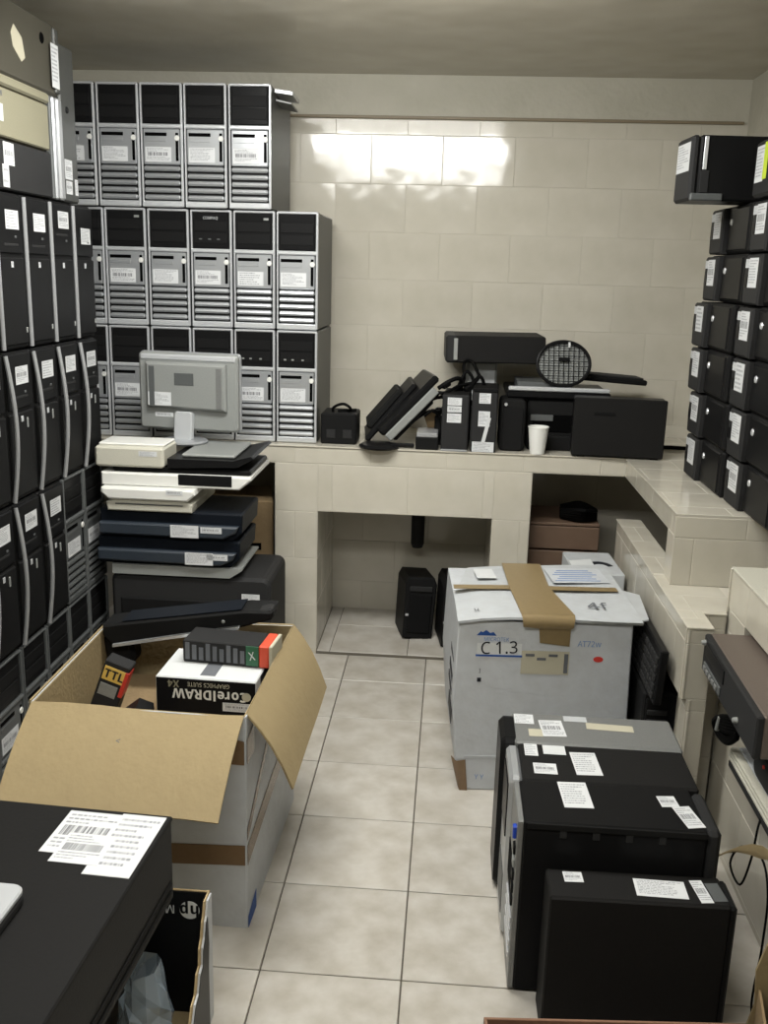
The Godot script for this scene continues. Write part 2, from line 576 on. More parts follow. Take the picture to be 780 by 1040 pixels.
func tiled_face_x(p: Node3D, x: float, z0: float, z1: float, y0: float, y1: float, sgn := -1.0) -> void:
	# face that looks along -x: u runs along +z
	var ux := Vector3(0, 0, 1) if sgn < 0 else Vector3(0, 0, -1)
	var r := Rect2(z0, y0, z1 - z0, y1 - y0) if sgn < 0 else Rect2(-z1, y0, z1 - z0, y1 - y0)
	tiles(p, Vector3(x - sgn * 0.0058, 0, 0), ux, Vector3(0, 1, 0), r, Vector2(0.3025, 0.1975), Vector2(0.11, 0.02), 0.5, tile_mats, 0.007, 0.002, 0.1)

func tiled_top(p: Node3D, x0: float, x1: float, z0: float, z1: float, y: float) -> void:
	tiles(p, Vector3(0, y, 0), Vector3(1, 0, 0), Vector3(0, 0, -1), Rect2(x0, -z1, x1 - x0, z1 - z0), Vector2(0.3025, 0.1975), Vector2(-0.2, 3.74), 0.5, tile_mats, 0.006, 0.002, 0.05)

func build_counters() -> void:
	var G = M.grout
	var c := thing("tiled_counter", "beige tiled masonry counter with square niches along the back wall", "counter")
	var zi := CZ - 0.007
	span(c, "counter_slab", Vector3(X0, 0.81, ZB), Vector3(X1, CT - 0.0012, zi), G, 0.0)
	tiled_top(c, X0, X1, ZB + 0.001, CZ, CT - 0.006)
	tiled_face_z(c, X0, RX + 0.02, 0.812, CT - 0.007, zi)
	# piers and the apron between them
	for q in [[-0.690, -0.517, 0.0, 0.81], [0.188, 0.337, 0.0, 0.81]]:
		span(c, "pier", Vector3(q[0], q[2], ZB), Vector3(q[1], q[3], zi), G, 0.0)
		tiled_face_z(c, q[0], q[1], q[2], q[3], zi)
		tiled_face_x(c, q[0] , ZB + 0.01, zi, q[2], q[3], -1.0)
		tiled_face_x(c, q[1], ZB + 0.01, zi, q[2], q[3], 1.0)
	span(c, "apron", Vector3(-0.517, 0.616, CZ - 0.09), Vector3(0.188, 0.81, zi), G, 0.0)
	tiled_face_z(c, -0.517, 0.188, 0.616, 0.81, zi)
	span(c, "inner_shelf", Vector3(0.337, 0.30, ZB), Vector3(0.66, 0.36, CZ - 0.10), M.cardboard_brown, 0.004)
	span(c, "end_block", Vector3(X0, 0.0, ZB), Vector3(-1.55, 0.81, CZ - 0.02), G, 0.0)

	var s := thing("stepped_side_counter", "stepped beige tiled counter running out from the back counter along the side wall", "counter")
	var ze := -2.85
	span(s, "counter_slab", Vector3(RX + 0.007, 0.81, CZ), Vector3(X1, CT - 0.0012, ze), G, 0.0)
	tiled_top(s, RX, X1, CZ, ze, CT - 0.006)
	tiled_face_x(s, RX + 0.007, CZ, ze, 0.812, CT - 0.007)
	span(s, "end_wall", Vector3(RX + 0.007, 0.66, ze - 0.11), Vector3(X1, 0.81, ze), G, 0.0)
	tiled_face_z(s, RX, X1, 0.66, CT - 0.008, ze)
	tiled_face_x(s, RX + 0.007, ze - 0.11, ze, 0.66, 0.81)
	# low ledge under the open slot
	span(s, "ledge", Vector3(0.667, 0.45, -3.66), Vector3(0.755, 0.6588, ze - 0.11), G, 0.0)
	span(s, "ledge", Vector3(0.667, 0.45, ze - 0.11), Vector3(X1, 0.6588, -2.622), G, 0.0)
	span(s, "ledge", Vector3(0.667, 0.45, -2.622), Vector3(0.735, 0.6588, -2.487), G, 0.0)
	tiled_face_x(s, 0.667, -3.66, -2.48, 0.45, 0.654)
	tiled_top(s, 0.66, 0.755, -3.66, ze - 0.11, 0.654)
	tiled_top(s, 0.66, 0.84, ze - 0.11, -2.622, 0.654)
	tiled_top(s, 0.66, 0.735, -2.622, -2.48, 0.654)
	tiled_face_z(s, 0.66, 0.735, 0.45, 0.654, -2.487)
	span(s, "pier", Vector3(0.687, 0.0, -2.60), Vector3(0.735, 0.45, -2.487), G, 0.0)
	tiled_face_z(s, 0.68, 0.735, 0.0, 0.45, -2.487)
	tiled_face_x(s, 0.687, -2.60, -2.48, 0.0, 0.45)

	span(s, "infill_wall", Vector3(0.735, 0.0, -2.622), Vector3(0.80, 0.6588, -2.607), G, 0.0)
	tiled_face_z(s, 0.735, 0.80, 0.0, 0.654, -2.607)
	tiled_top(s, 0.735, 0.80, -2.622, -2.60, 0.654)
	var k := thing("masonry_cabinet", "waist high beige tiled cabinet with open slots holding a video player", "cabinet")
	var x := 0.807
	span(k, "top_slab", Vector3(x, 0.675, -2.613), Vector3(X1, 0.7938, -0.9), G, 0.0)
	tiles(k, Vector3(0, 0.789, 0), Vector3(1, 0, 0), Vector3(0, 0, -1), Rect2(x - 0.007, 0.9, X1 - x + 0.007, 2.62 - 0.9), Vector2(0.3025, 0.1975), Vector2(x - 0.007, 2.62), 0.5, [M.putty], 0.006, 0.002, 0.05)
	tiled_face_x(k, x, -2.62, -0.9, 0.675, 0.789)
	tiled_face_z(k, x - 0.007, X1, 0.66, 0.789, -2.613 - 0.007)
	span(k, "jamb", Vector3(x, 0.0, -2.613), Vector3(X1, 0.675, -2.465), G, 0.0)
	tiled_face_x(k, x, -2.60, -2.465, 0.0, 0.675)
	span(k, "shelf_board", Vector3(x, 0.52, -2.465), Vector3(X1, 0.553, -0.9), G, 0.002)
	span(k, "lower_wall", Vector3(x, 0.0, -2.465), Vector3(X1, 0.385, -0.9), G, 0.0)
	tiled_face_x(k, x, -2.48, -0.9, 0.0, 0.385)
	span(k, "jamb", Vector3(x, 0.385, -2.465), Vector3(X1, 0.52, -2.30), G, 0.0)
	tiled_face_x(k, x, -2.48, -2.30, 0.385, 0.552)
	span(k, "back_panel", Vector3(X1 - 0.02, 0.385, -2.30), Vector3(X1, 0.675, -0.9), G, 0.0)

# ------------------------------------------------------------------ computers
# silver minitower, front looks along +z, origin at the bottom centre of its front
func silver_tower(label: String, group: String, w := 0.168, h := 0.447, d := 0.455, lab := 0, extra := 0) -> Node3D:
	var t := thing("computer_tower", label, "computer", Vector3.ZERO, Vector3.ZERO, group)
	var g := 0.0035
	part(t, "case", box(Vector3(w - 2 * g - 0.004, h - 0.006, d - 0.02), 0.004), M.steel_grey, Vector3(0, h / 2, -d / 2 - 0.01))
	part(t, "bezel_back", box(Vector3(w - 2 * g, h - 0.003, 0.016), 0.003), M.black, Vector3(0, h / 2, -0.016))
	var iw := w - 2 * g
	var fr: Array = []
	fr.append([Vector3(-iw / 2 + 0.003, h / 2, -0.006), Vector3(0.006, h - 0.006, 0.014), 0.002])
	fr.append([Vector3(iw / 2 - 0.0045, h / 2, -0.005), Vector3(0.009, h - 0.006, 0.016), 0.003])
	fr.append([Vector3(0, h - 0.006, -0.006), Vector3(iw - 0.004, 0.009, 0.014), 0.003])
	fr.append([Vector3(0, h * 0.655, -0.005), Vector3(iw - 0.004, h * 0.034, 0.016), 0.004])
	fr.append([Vector3(0, h * 0.03, -0.006), Vector3(iw - 0.004, h * 0.05, 0.014), 0.004])
	part(t, "bezel_frame", boxes(fr), M.silver_bright)
	var bay := part(t, "drive_bay", box(Vector3(iw - 0.024, h * 0.30, 0.012), 0.003), M.black_satin, Vector3(-0.002, h * 0.827, -0.009))
	for k in 2:
		part(bay, "bay_cover", box(Vector3(iw - 0.032, h * 0.085, 0.004), 0.0015), M.black, Vector3(0, h * (0.035 - 0.1 * k), 0.006))
	if extra == 1:
		for k in 3:
			part(bay, "port", box(Vector3(0.010, 0.006, 0.003), 0.001), M.grey_plastic, Vector3(-0.045 + 0.03 * k + (0.01 if k == 2 else 0.0), h * -0.085, 0.0085))
	elif extra == 2:
		part(bay, "badge", box(Vector3(0.020, 0.009, 0.002), 0.001), M.grey_plastic, Vector3(iw * 0.3, h * 0.1, 0.009))
	elif extra == 3:
		text(bay, "lettering", "COMPAQ", 0.014, M.silver_bright, Vector3(0, h * 0.1, 0.009))
		for k in 3:
			part(bay, "port", box(Vector3(0.012, 0.005, 0.003), 0.001), M.grey_dark, Vector3(-0.04 + 0.035 * k, h * -0.075, 0.0085))
	var p := part(t, "port_panel", box(Vector3(iw - 0.022, h * 0.285, 0.012), 0.003), M.silver, Vector3(-0.002, h * 0.492, -0.008))
	part(p, "floppy_slot", box(Vector3(iw * 0.52, h * 0.028, 0.003), 0.001), M.hole, Vector3(-iw * 0.13, h * 0.098, 0.0055))
	part(p, "port_recess", box(Vector3(0.011, h * 0.225, 0.003), 0.001), M.hole, Vector3(iw * 0.37, 0.0, 0.0055))
	part(p, "round_badge", lathe([Vector2(0, 0.003), Vector2(0.009, 0.003), Vector2(0.010, 0.001), Vector2(0.010, -0.002)], 14), M.white_plastic, Vector3(iw * 0.375, h * 0.07, 0.0065), Vector3(90, 0, 0))
	part(p, "disc_lip", box(Vector3(iw * 0.5, h * 0.03, 0.004), 0.001), M.silver, Vector3(-iw * 0.14, h * 0.055, 0.0055))
	sticker(p, "paper_label", iw * 0.62, h * 0.12, label_mats[lab % 5], Vector3(-iw * 0.08, -h * 0.062, 0.0062))
	for k in 5:
		part(t, "louvre", box(Vector3(iw - 0.022, h * 0.040, 0.014), 0.005), M.silver, Vector3(-0.002, h * (0.318 - 0.058 * k), -0.006), Vector3(-16, 0, 0))
	return t

# black tower with one silver edge, front looks along +z
func black_tower(label: String, group: String, w := 0.146, h := 0.437, d := 0.43, kind := 0, lab := 0, rag := 0.0) -> Node3D:
	var t := thing("black_tower", label, "computer", Vector3.ZERO, Vector3.ZERO, group)
	part(t, "case", box(Vector3(w - 0.005, h - 0.005, d - 0.02), 0.004), M.black_case, Vector3(0, h / 2, -d / 2 - 0.01))
	part(t, "bezel", box(Vector3(w - 0.003, h - 0.003, 0.026), 0.006), M.black, Vector3(0, h / 2, -0.016))
	if kind < 2:
		var pts: Array = []
		for k in 9:
			var f := k / 8.0
			var bow := (0.006 + 0.02 * sin(PI * f)) if kind == 1 else 0.004
			pts.append(Vector3(-w / 2 + 0.009, 0.006 + f * (h - 0.014), bow))
		part(t, "silver_edge", tube(pts, 0.0065, 8, 2), M.silver_edge)
	var up := part(t, "drive_door", box(Vector3(w - 0.026, h * 0.36, 0.010), 0.003), M.black_satin, Vector3(0.006, h * 0.80, -0.001))
	part(up, "drive_slot", box(Vector3(w * 0.5, 0.008, 0.003), 0.001), M.charcoal, Vector3(0.0, -h * 0.035 - rag, 0.0045))
	part(up, "eject_button", box(Vector3(0.012, 0.007, 0.004), 0.001), M.grey_dark, Vector3(0.03, -h * 0.075, 0.0045))
	sticker(up, "paper_label", 0.082, 0.052, label_mats[lab % 5], Vector3(0.012, h * (0.07 - rag), 0.0055))
	var lo := part(t, "front_panel", box(Vector3(w - 0.026, h * 0.56, 0.012), 0.004), M.black, Vector3(0.006, h * 0.315, -0.001))
	part(lo, "square_badge", box(Vector3(0.014, 0.017, 0.002), 0.0008), M.silver_bright, Vector3(-0.004, h * 0.235, 0.0065))
	if kind == 1:
		part(lo, "power_button", box(Vector3(0.008, 0.03, 0.004), 0.0015), M.grey_plastic, Vector3(0.03, h * 0.2, 0.0065))
	else:
		part(lo, "side_button", box(Vector3(0.008, 0.016, 0.004), 0.0015), M.grey_plastic, Vector3(w * 0.36, -h * 0.19, 0.0065))
	return t

func build_silver_stack() -> void:
	var W := 0.168
	var H := 0.447
	var rows := ["bottom", "middle", "top"]
	var g := "silver-fronted towers stacked on the back counter"
	for r in 3:
		var xr := -0.527 if r < 2 else -0.706
		var n := 6 if r < 2 else 5
		for k in n:
			var l := "silver and black computer tower, %s from the bare wall end in the %s row" % [["first", "second", "third", "fourth", "fifth", "sixth"][k], rows[r]]
			if k == 0:
				l = ["silver and black tower ending the bottom row beside the bare tiled wall", "silver and black tower ending the middle row beside the bare tiled wall", "silver and black tower ending the top row, bright latch sticking out"][r]
			elif k == n - 1:
				l = "silver tower in the %s row half hidden behind the black towers" % rows[r]
			var ex := 0
			if r == 1 and k == 2:
				ex = 3
				l = "silver tower of the middle row with lettering on its black drive bay"
			elif r == 1 and (k == 1 or k == 4):
				ex = 2
				l = "silver tower with pale badge on its bay, middle row, %s" % ["beside the end tower", "beside the half hidden one"][0 if k == 1 else 1]
			elif r == 0 and k < 2:
				ex = 1
				if k == 1:
					l = "silver tower with a row of small ports, bottom row beside the monitor"
			elif r == 0 and (k == 2 or k == 3):
				l = "silver tower in the bottom row behind the grey monitor's %s half" % ["label-free", "labelled"][k - 2]
			var t := silver_tower(l, g, W, H, 0.44, (k + 2 * r) % 5, ex)
			t.position = Vector3(xr - W * (k + 0.5), CT + H * r + 0.0005 * r, -3.79 + rng.randf_range(-0.004, 0.004) + (0.012 if r == 2 else 0.0))
			if r == 2 and k == 0:
				part(t, "latch_handle", slab4(Vector3(0.083, 0.425, -0.05), Vector3(0.15, 0.418, -0.06), Vector3(0.15, 0.413, -0.22), Vector3(0.083, 0.42, -0.22), 0.012), M.silver_bright)
				part(t, "latch_plate", slab4(Vector3(0.083, 0.40, -0.08), Vector3(0.14, 0.39, -0.09), Vector3(0.14, 0.385, -0.25), Vector3(0.083, 0.395, -0.25), 0.006), M.steel)

func build_left_stack() -> void:
	var P := 0.184
	var H := 0.4385
	var rown := ["floor", "second", "third", "top"]
	for r in 4:
		for k in 5:
			var z := -3.36 + P * (k + 0.5)
			var grp := "black and silver towers stacked along the left wall"
			var t: Node3D
			var level: String = ["floor layer", "second layer up", "third layer up", "topmost layer"][r] + ", " + ["first", "second", "third", "fourth", "fifth", "sixth"][k] + " from the equipment pile"
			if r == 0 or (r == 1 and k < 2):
				t = silver_tower("silver louvred side stack tower, painted shade grey, %s" % level, grp, 0.182, H - 0.002, 0.44, k + r, 0)
				for c in t.find_children("*", "MeshInstance3D", true, false):  # dim light on these silver fronts is put into the colour
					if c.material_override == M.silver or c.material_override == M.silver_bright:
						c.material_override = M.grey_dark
			elif r == 3:
				t = black_tower("black tower with straight silver edge, %s" % level, grp, 0.182, H - 0.002, 0.43, 0, k, [0.10, 0.0, 0.04, 0.04, 0.02, 0.03][k])
			else:
				t = black_tower("black tower with bowed silver edge, %s" % level, grp, 0.182, H - 0.002, 0.43, 1, k + 1, 0.03)
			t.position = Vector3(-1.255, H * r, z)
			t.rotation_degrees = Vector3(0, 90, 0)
	# old desktop cases on top
	var y := H * 4
	var a := thing("desktop_case", "black desktop computer case lying on top of the black tower stack", "computer", Vector3(-1.255, y, -2.745))
	span(a, "case", Vector3(-0.42, 0, -0.30), Vector3(-0.01, 0.138, 0.32), M.black_case, 0.006)
	span(a, "front_bezel", Vector3(-0.012, 0.003, -0.30), Vector3(0.0, 0.135, 0.32), M.charcoal, 0.004)
	for q in [[-0.085 + 0.06, 0.10, 0.05, 0.06], [0.0, 0.055, 0.03, 0.03], [0.0, 0.025, 0.03, 0.03]]:
		sticker(a, "paper_label", q[2] * 1.3, q[3], label_mats[1], Vector3(0.0006, q[1], q[0] + 0.02), Vector3(0, 90, 0))
	var b := thing("desktop_case", "cream coloured old desktop computer case lying between two dark cases", "computer", Vector3(-1.255, y + 0.139, -2.74))
	span(b, "case", Vector3(-0.40, 0, -0.30), Vector3(-0.012, 0.165, 0.30), M.beige, 0.006)
	span(b, "front_bezel", Vector3(-0.014, 0.003, -0.30), Vector3(0.0, 0.132, 0.30), M.beige, 0.004)
	span(b, "brow", Vector3(-0.014, 0.136, -0.30), Vector3(0.006, 0.165, 0.30), M.beige, 0.006)
	sticker(b, "paper_label", 0.07, 0.045, label_mats[0], Vector3(0.0008, 0.065, 0.045), Vector3(0, 90, 0))
	text(b, "lettering", "EN", 0.02, M.ink_grey, Vector3(0.0006, 0.115, 0.02), Vector3(0, 90, 0))
	var d := thing("slim_case", "slim silver-edged computer case standing on end beside the cream desktop", "computer", Vector3(-1.255, y, -3.09))
	span(d, "case", Vector3(-0.40, 0, -0.042), Vector3(-0.01, 0.303, 0.042), M.steel_grey, 0.004)
	span(d, "bezel_strip", Vector3(-0.012, 0.002, 0.004), Vector3(0.006, 0.302, 0.026), M.silver, 0.005)
	span(d, "bezel_strip", Vector3(-0.012, 0.002, -0.040), Vector3(0.008, 0.302, -0.004), M.silver_edge, 0.006)
	span(d, "bezel_strip", Vector3(-0.012, 0.002, 0.028), Vector3(0.002, 0.302, 0.042), M.grey_dark, 0.003)
	var e := thing("grey_case", "tall plain grey computer case standing at the end of the topmost layer", "computer", Vector3(-1.255, y, -3.197))
	span(e, "case", Vector3(-0.42, 0, -0.062), Vector3(0.0, 0.47, 0.06), M.steel_grey, 0.006)
	part(e, "lock", lathe([Vector2(0, 0.004), Vector2(0.008, 0.004), Vector2(0.011, 0)], 12), M.black, Vector3(0.0, 0.28, 0.01), Vector3(0, 0, -90))
	sticker(e, "paper_label", 0.06, 0.06, label_mats[1], Vector3(0.0006, 0.10, 0.02), Vector3(0, 90, 0))
	sticker(e, "paper_label", 0.05, 0.04, label_mats[4], Vector3(0.0006, 0.045, 0.02), Vector3(0, 90, 0))
	sticker(e, "paper_label", 0.025, 0.05, label_mats[0], Vector3(0.0006, 0.05, -0.04), Vector3(0, 90, 0))
	var f := thing("desktop_case", "olive grey desktop case with torn sticker on top of the left pile", "computer", Vector3(-1.255, y + 0.305, -2.75))
	span(f, "case", Vector3(-0.42, 0, -0.378), Vector3(0.0, 0.205, 0.36), M.olive_grey, 0.008)
	span(f, "rear_lip", Vector3(-0.02, 0.01, -0.378), Vector3(0.008, 0.195, -0.345), M.steel_grey, 0.004)
	part(f, "torn_sticker", prism(PackedVector2Array([Vector2(-0.04, 0.02), Vector2(-0.02, 0.045), Vector2(0.03, 0.02), Vector2(0.045, -0.03), Vector2(0.02, -0.045), Vector2(-0.03, -0.015)]), 0.0012), M.paper_cream, Vector3(0.0006, 0.10, -0.10), Vector3(0, 90, 0))
	sticker(f, "paper_label", 0.055, 0.125, label_mats[0], Vector3(0.0088, 0.085, -0.335 - 0.005), Vector3(0, 90, 0))
	part(f, "vent_hole", lathe([Vector2(0, 0.002), Vector2(0.014, 0.002), Vector2(0.016, 0)], 14), M.hole, Vector3(0.0, 0.15, -0.27), Vector3(0, 0, -90))

# tower lying on its side; front looks along -x; top end of the tower towards -z
func build_right_stack() -> void:
	var order := ["lowest", "second", "third", "fourth", "fifth", "sixth"]
	var x_far := [0.875, 0.87, 0.86, 0.855, 0.875, 0.885]
	var y := [0.884, 1.037, 1.190, 1.343, 1.496, 1.649]
	for col in 3:
		for r in 6:
			var x: float = [x_far[r], [0.90, 0.89, 0.885, 0.88, 0.885, 0.895][r], 0.93 - 0.002 * r][col] 
			var zc: float = [-3.30, -2.86, -2.415][col] + [0.0, 0.006, -0.004, 0.004, 0.012, -0.006][r]
			var base: float = y[r] + [0.0, 0.0, 0.053][col]
			var where: String = ["next to the back wall", "at the side counter end", "over the masonry cabinet"][col]
			var l := "black tower lying on its side, %s in pile %s" % [order[r], where]
			var t := thing("lying_tower", l, "computer", Vector3(x, base, zc), Vector3.ZERO, "black towers lying on their sides along the right wall")
			var h := 0.1515
			var len := 0.425
			var dep := 0.30
			part(t, "case", box(Vector3(dep - 0.02, h - 0.003, len - 0.004), 0.004), M.black_case, Vector3(dep / 2 + 0.012, h / 2, 0))
			var dl := 0.165
			part(t, "bezel", box(Vector3(0.024, h - 0.002, len), 0.008), M.black, Vector3(0.012, h / 2, 0))
			# drive end, towards the back wall, stands a little proud
			var up := part(t, "drive_door", prism(PackedVector2Array([Vector2(-0.070, -0.074), Vector2(0.074, -0.074), Vector2(0.080, -0.02), Vector2(0.080, 0.070), Vector2(-0.070, 0.070), Vector2(-0.078, 0.0)]), 0.03, 0.006), M.charcoal, Vector3(-0.004, h / 2, -len / 2 + dl / 2 + 0.004), Vector3(0, -90, 0))
			sticker(up, "paper_label", 0.085, 0.085, label_mats[(r + col) % 5], Vector3(0.012, 0.018, 0.0152))
			part(up, "drive_button", box(Vector3(0.03, 0.035, 0.003), 0.001), M.black_satin, Vector3(-0.05, -0.005, 0.0155))
			sticker(up, "small_label", 0.045, 0.025, label_mats[3], Vector3(-0.045, 0.045, 0.0152))
			part(t, "round_badge", lathe([Vector2(0, 0.003), Vector2(0.009, 0.003), Vector2(0.011, 0.0)], 14), M.silver_bright, Vector3(-0.004, h * 0.66, 0.0), Vector3(0, 0, 90))
			part(t, "front_panel", box(Vector3(0.010, h - 0.02, len * 0.52), 0.004), M.black_satin, Vector3(0.001, h / 2, 0.075))
	# things on top
	var q := thing("shuttle_case", "boxy black computer case overhanging the top of the lying towers", "computer", Vector3(0.70, 1.8015, -3.21), Vector3(0, 4, 0))
	span(q, "case", Vector3(0.02, 0.0, -0.10), Vector3(0.36, 0.19, 0.06), M.black_satin, 0.006)
	span(q, "front_bezel", Vector3(-0.005, 0.0, -0.10), Vector3(0.02, 0.19, 0.058), M.charcoal, 0.008)
	span(q, "metal_corner", Vector3(0.03, 0.09, 0.060), Vector3(0.042, 0.186, 0.064), M.silver_bright, 0.001)
	span(q, "side_strip", Vector3(0.026, 0.024, 0.060), Vector3(0.052, 0.088, 0.063), M.charcoal, 0.001)
	span(q, "foot_rail", Vector3(0.0, -0.0005, -0.10), Vector3(0.10, 0.022, 0.066), M.grey_dark, 0.004)
	sticker(q, "paper_label", 0.13, 0.085, label_mats[2], Vector3(-0.0058, 0.13, -0.022), Vector3(0, -90, 0))
	var q2 := thing("shuttle_case", "black case with a white and lime sticker on top of the lying towers", "computer", Vector3(0.865, 1.8015, -2.84))
	span(q2, "case", Vector3(0.015, 0.0, -0.19), Vector3(0.31, 0.155, 0.19), M.black_satin, 0.006)
	span(q2, "front_bezel", Vector3(-0.01, 0.0, -0.19), Vector3(0.02, 0.155, 0.19), M.charcoal, 0.008)
	sticker(q2, "paper_label", 0.075, 0.10, label_mats[0], Vector3(-0.0108, 0.09, -0.135), Vector3(0, -90, 0))
	sticker(q2, "lime_label", 0.035, 0.10, M.lime, Vector3(-0.0110, 0.095, -0.085), Vector3(0, -90, 0))
	# rounded unit on the cabinet, under the third pile
	var u := thing("rounded_speaker_unit", "low dark unit with rounded top carrying the pile over the cabinet", "speaker", Vector3(0.90, 0.795, -2.40))
	part(u, "body", prism(PackedVector2Array([Vector2(-0.20, 0), Vector2(0.20, 0), Vector2(0.20, 0.142), Vector2(-0.13, 0.142), Vector2(-0.165, 0.135), Vector2(-0.188, 0.115), Vector2(-0.20, 0.08)]), 0.26, 0.004), M.charcoal, Vector3(0.13, 0, 0), Vector3(0, -90, 0))
	sticker(u, "paper_label", 0.05, 0.04, label_mats[3], Vector3(-0.0008, 0.03, -0.155), Vector3(0, -90, 0))

# ------------------------------------------------------------------ pile beside the counter
func build_equipment_pile() -> void:
	var zf := -3.22
	# bottom: big black printer case
	var a := thing("office_printer", "large black office printer body at the bottom of the equipment pile", "printer", Vector3(-0.885, 0.0, zf))
	part(a, "body", prism(rounded(0.58, 0.49, 0.03, 4), 0.32, 0.012), M.charcoal, Vector3(-0.015, 0.245, -0.16))
	span(a, "front_panel", Vector3(-0.27, 0.05, -0.004), Vector3(0.20, 0.40, 0.006), M.black, 0.004)
	sticker(a, "paper_label", 0.085, 0.045, label_mats[1], Vector3(0.20, 0.375, 0.0065))
	sticker(a, "paper_label", 0.065, 0.028, label_mats[3], Vector3(0.205, 0.42, 0.0065))
	# thin pale lid
	var b := thing("scanner_lid", "pale grey scanner lid lying under the lower dark blue unit", "lid", Vector3(-0.935, 0.4905, zf))
	part(b, "lid", prism(PackedVector2Array([Vector2(-0.235, -0.018), Vector2(0.19, -0.018), Vector2(0.235, 0.012), Vector2(0.235, 0.018), Vector2(-0.235, 0.018)]), 0.30, 0.004), M.grey_plastic, Vector3(-0.01, 0.018, -0.14))
	# two dark blue grey units
	for k in 2:
		var y: float = [0.527, 0.625][k]
		var u := thing("dark_blue_unit", ["dark blue-grey flat unit with two labels, lower of the pair", "dark blue-grey flat unit with two labels, under the white machine"][k], "computer", Vector3(-0.965 + 0.01 * k, y, zf + 0.01), Vector3.ZERO, "dark blue units in the equipment pile")
		var h := 0.097 if k == 0 else 0.100
		part(u, "body", prism(PackedVector2Array([Vector2(-0.265, 0.0), Vector2(0.21, 0.0), Vector2(0.243, 0.03), Vector2(0.247, h - 0.004), Vector2(0.24, h), Vector2(-0.265, h)]), 0.28, 0.006), M.navy, Vector3(0, 0, -0.15))
		part(u, "front_lip", prism(PackedVector2Array([Vector2(-0.262, 0.016), Vector2(0.18, 0.012), Vector2(0.224, 0.034), Vector2(0.236, 0.058), Vector2(-0.262, 0.058)]), 0.03, 0.006), M.navy_light, Vector3(0, 0, 0.0))
		sticker(u, "paper_label", 0.10, 0.045, label_mats[2 * k], Vector3(0.045 + 0.06 * (1 - k), 0.036, 0.0158))
		sticker(u, "bar_code_label", 0.075, 0.022, label_mats[1], Vector3(0.14 + 0.03 * (1 - k), 0.044, 0.0158))
	# white printer, lower
	var w := thing("white_printer", "small white printer with slotted front squeezed in the middle of the pile", "printer", Vector3(-1.035, 0.7255, zf + 0.02))
	part(w, "body", prism(PackedVector2Array([Vector2(-0.15, 0), Vector2(0.15, 0), Vector2(0.155, 0.03), Vector2(0.12, 0.045), Vector2(-0.12, 0.045), Vector2(-0.155, 0.03)]), 0.34, 0.005), M.putty, Vector3(0, 0, -0.17))
	part(w, "top_cover", prism(PackedVector2Array([Vector2(-0.14, 0.044), Vector2(0.14, 0.044), Vector2(0.168, 0.068), Vector2(0.165, 0.085), Vector2(-0.165, 0.085), Vector2(-0.168, 0.068)]), 0.36, 0.006), M.white_plastic, Vector3(0, 0, -0.165))
	span(w, "paper_slot", Vector3(-0.12, 0.024, 0.0), Vector3(0.12, 0.028, 0.002), M.grey_dark, 0.0)
	sticker(w, "bar_code_label", 0.06, 0.016, label_mats[1], Vector3(0.095, 0.075, 0.0156))
	# silver and black flatbed
	var s := thing("flatbed_scanner", "flat scanner with white front and shiny black lid under the top printer", "scanner", Vector3(-0.935, 0.811, zf + 0.01))
	part(s, "body", prism(PackedVector2Array([Vector2(-0.275, 0), Vector2(0.215, 0), Vector2(0.258, 0.035), Vector2(0.258, 0.047), Vector2(-0.275, 0.047)]), 0.34, 0.005), M.white_plastic, Vector3(0, 0, -0.18))
	span(s, "dark_front", Vector3(0.0, 0.010, -0.02), Vector3(0.19, 0.047, -0.008), M.black_satin, 0.002)
	span(s, "lid", Vector3(-0.24, 0.046, -0.34), Vector3(0.252, 0.066, -0.03), M.black_satin, 0.006)
	# top: white printer and dark tray
	var p := thing("cream_printer", "cream white box-shaped printer on top of the equipment pile", "printer", Vector3(-1.10, 0.8775, zf))
	span(p, "body", Vector3(-0.13, 0, -0.17), Vector3(0.115, 0.072, 0.0), M.putty, 0.008)
	span(p, "top_cover", Vector3(-0.125, 0.07, -0.165), Vector3(0.11, 0.080, -0.03), M.white_plastic, 0.004)
	sticker(p, "bar_code_label", 0.065, 0.018, label_mats[3], Vector3(0.06, 0.05, 0.0004))
	var d := thing("paper_tray", "dark smoky plastic paper tray below the grey flat monitor", "tray", Vector3(-0.835, 0.8775, zf))
	part(d, "tray", prism(PackedVector2Array([Vector2(-0.14, 0.0), Vector2(0.11, 0.012), Vector2(0.165, 0.045), Vector2(0.155, 0.052), Vector2(0.09, 0.034), Vector2(-0.14, 0.034)]), 0.34, 0.004), M.black_satin, Vector3(0, 0, -0.18))
	span(d, "tray_cover", Vector3(-0.10, 0.034, -0.34), Vector3(0.09, 0.046, -0.05), M.grey_plastic, 0.004)
	# monitor seen from behind
	var m := thing("flat_monitor", "silver grey flat monitor seen from behind, standing on the equipment pile", "monitor", Vector3(-0.985, 0.9245, -3.49), Vector3(0, -6, 0))
	part(m, "foot", lathe([Vector2(0, 0.0), Vector2(0.084, 0.0), Vector2(0.088, 0.006), Vector2(0.08, 0.012), Vector2(0.0, 0.016)], 28), M.silver)
	part(m, "neck", prism(rounded(0.07, 0.11, 0.012, 3), 0.03, 0.004), M.silver_bright, Vector3(0, 0.06, 0.0), Vector3(-8, 0, 0))
	var bk := part(m, "back_shell", prism(rounded(0.385, 0.285, 0.014, 3), 0.03, 0.008), M.grey_plastic, Vector3(0.01, 0.185, -0.035))
	part(bk, "screen_frame", prism(rounded(0.392, 0.292, 0.014, 3), 0.016, 0.004), M.silver, Vector3(0, 0, -0.02))
	part(bk, "top_bevel", box(Vector3(0.37, 0.022, 0.012), 0.005), M.silver_bright, Vector3(0, 0.126, 0.013))
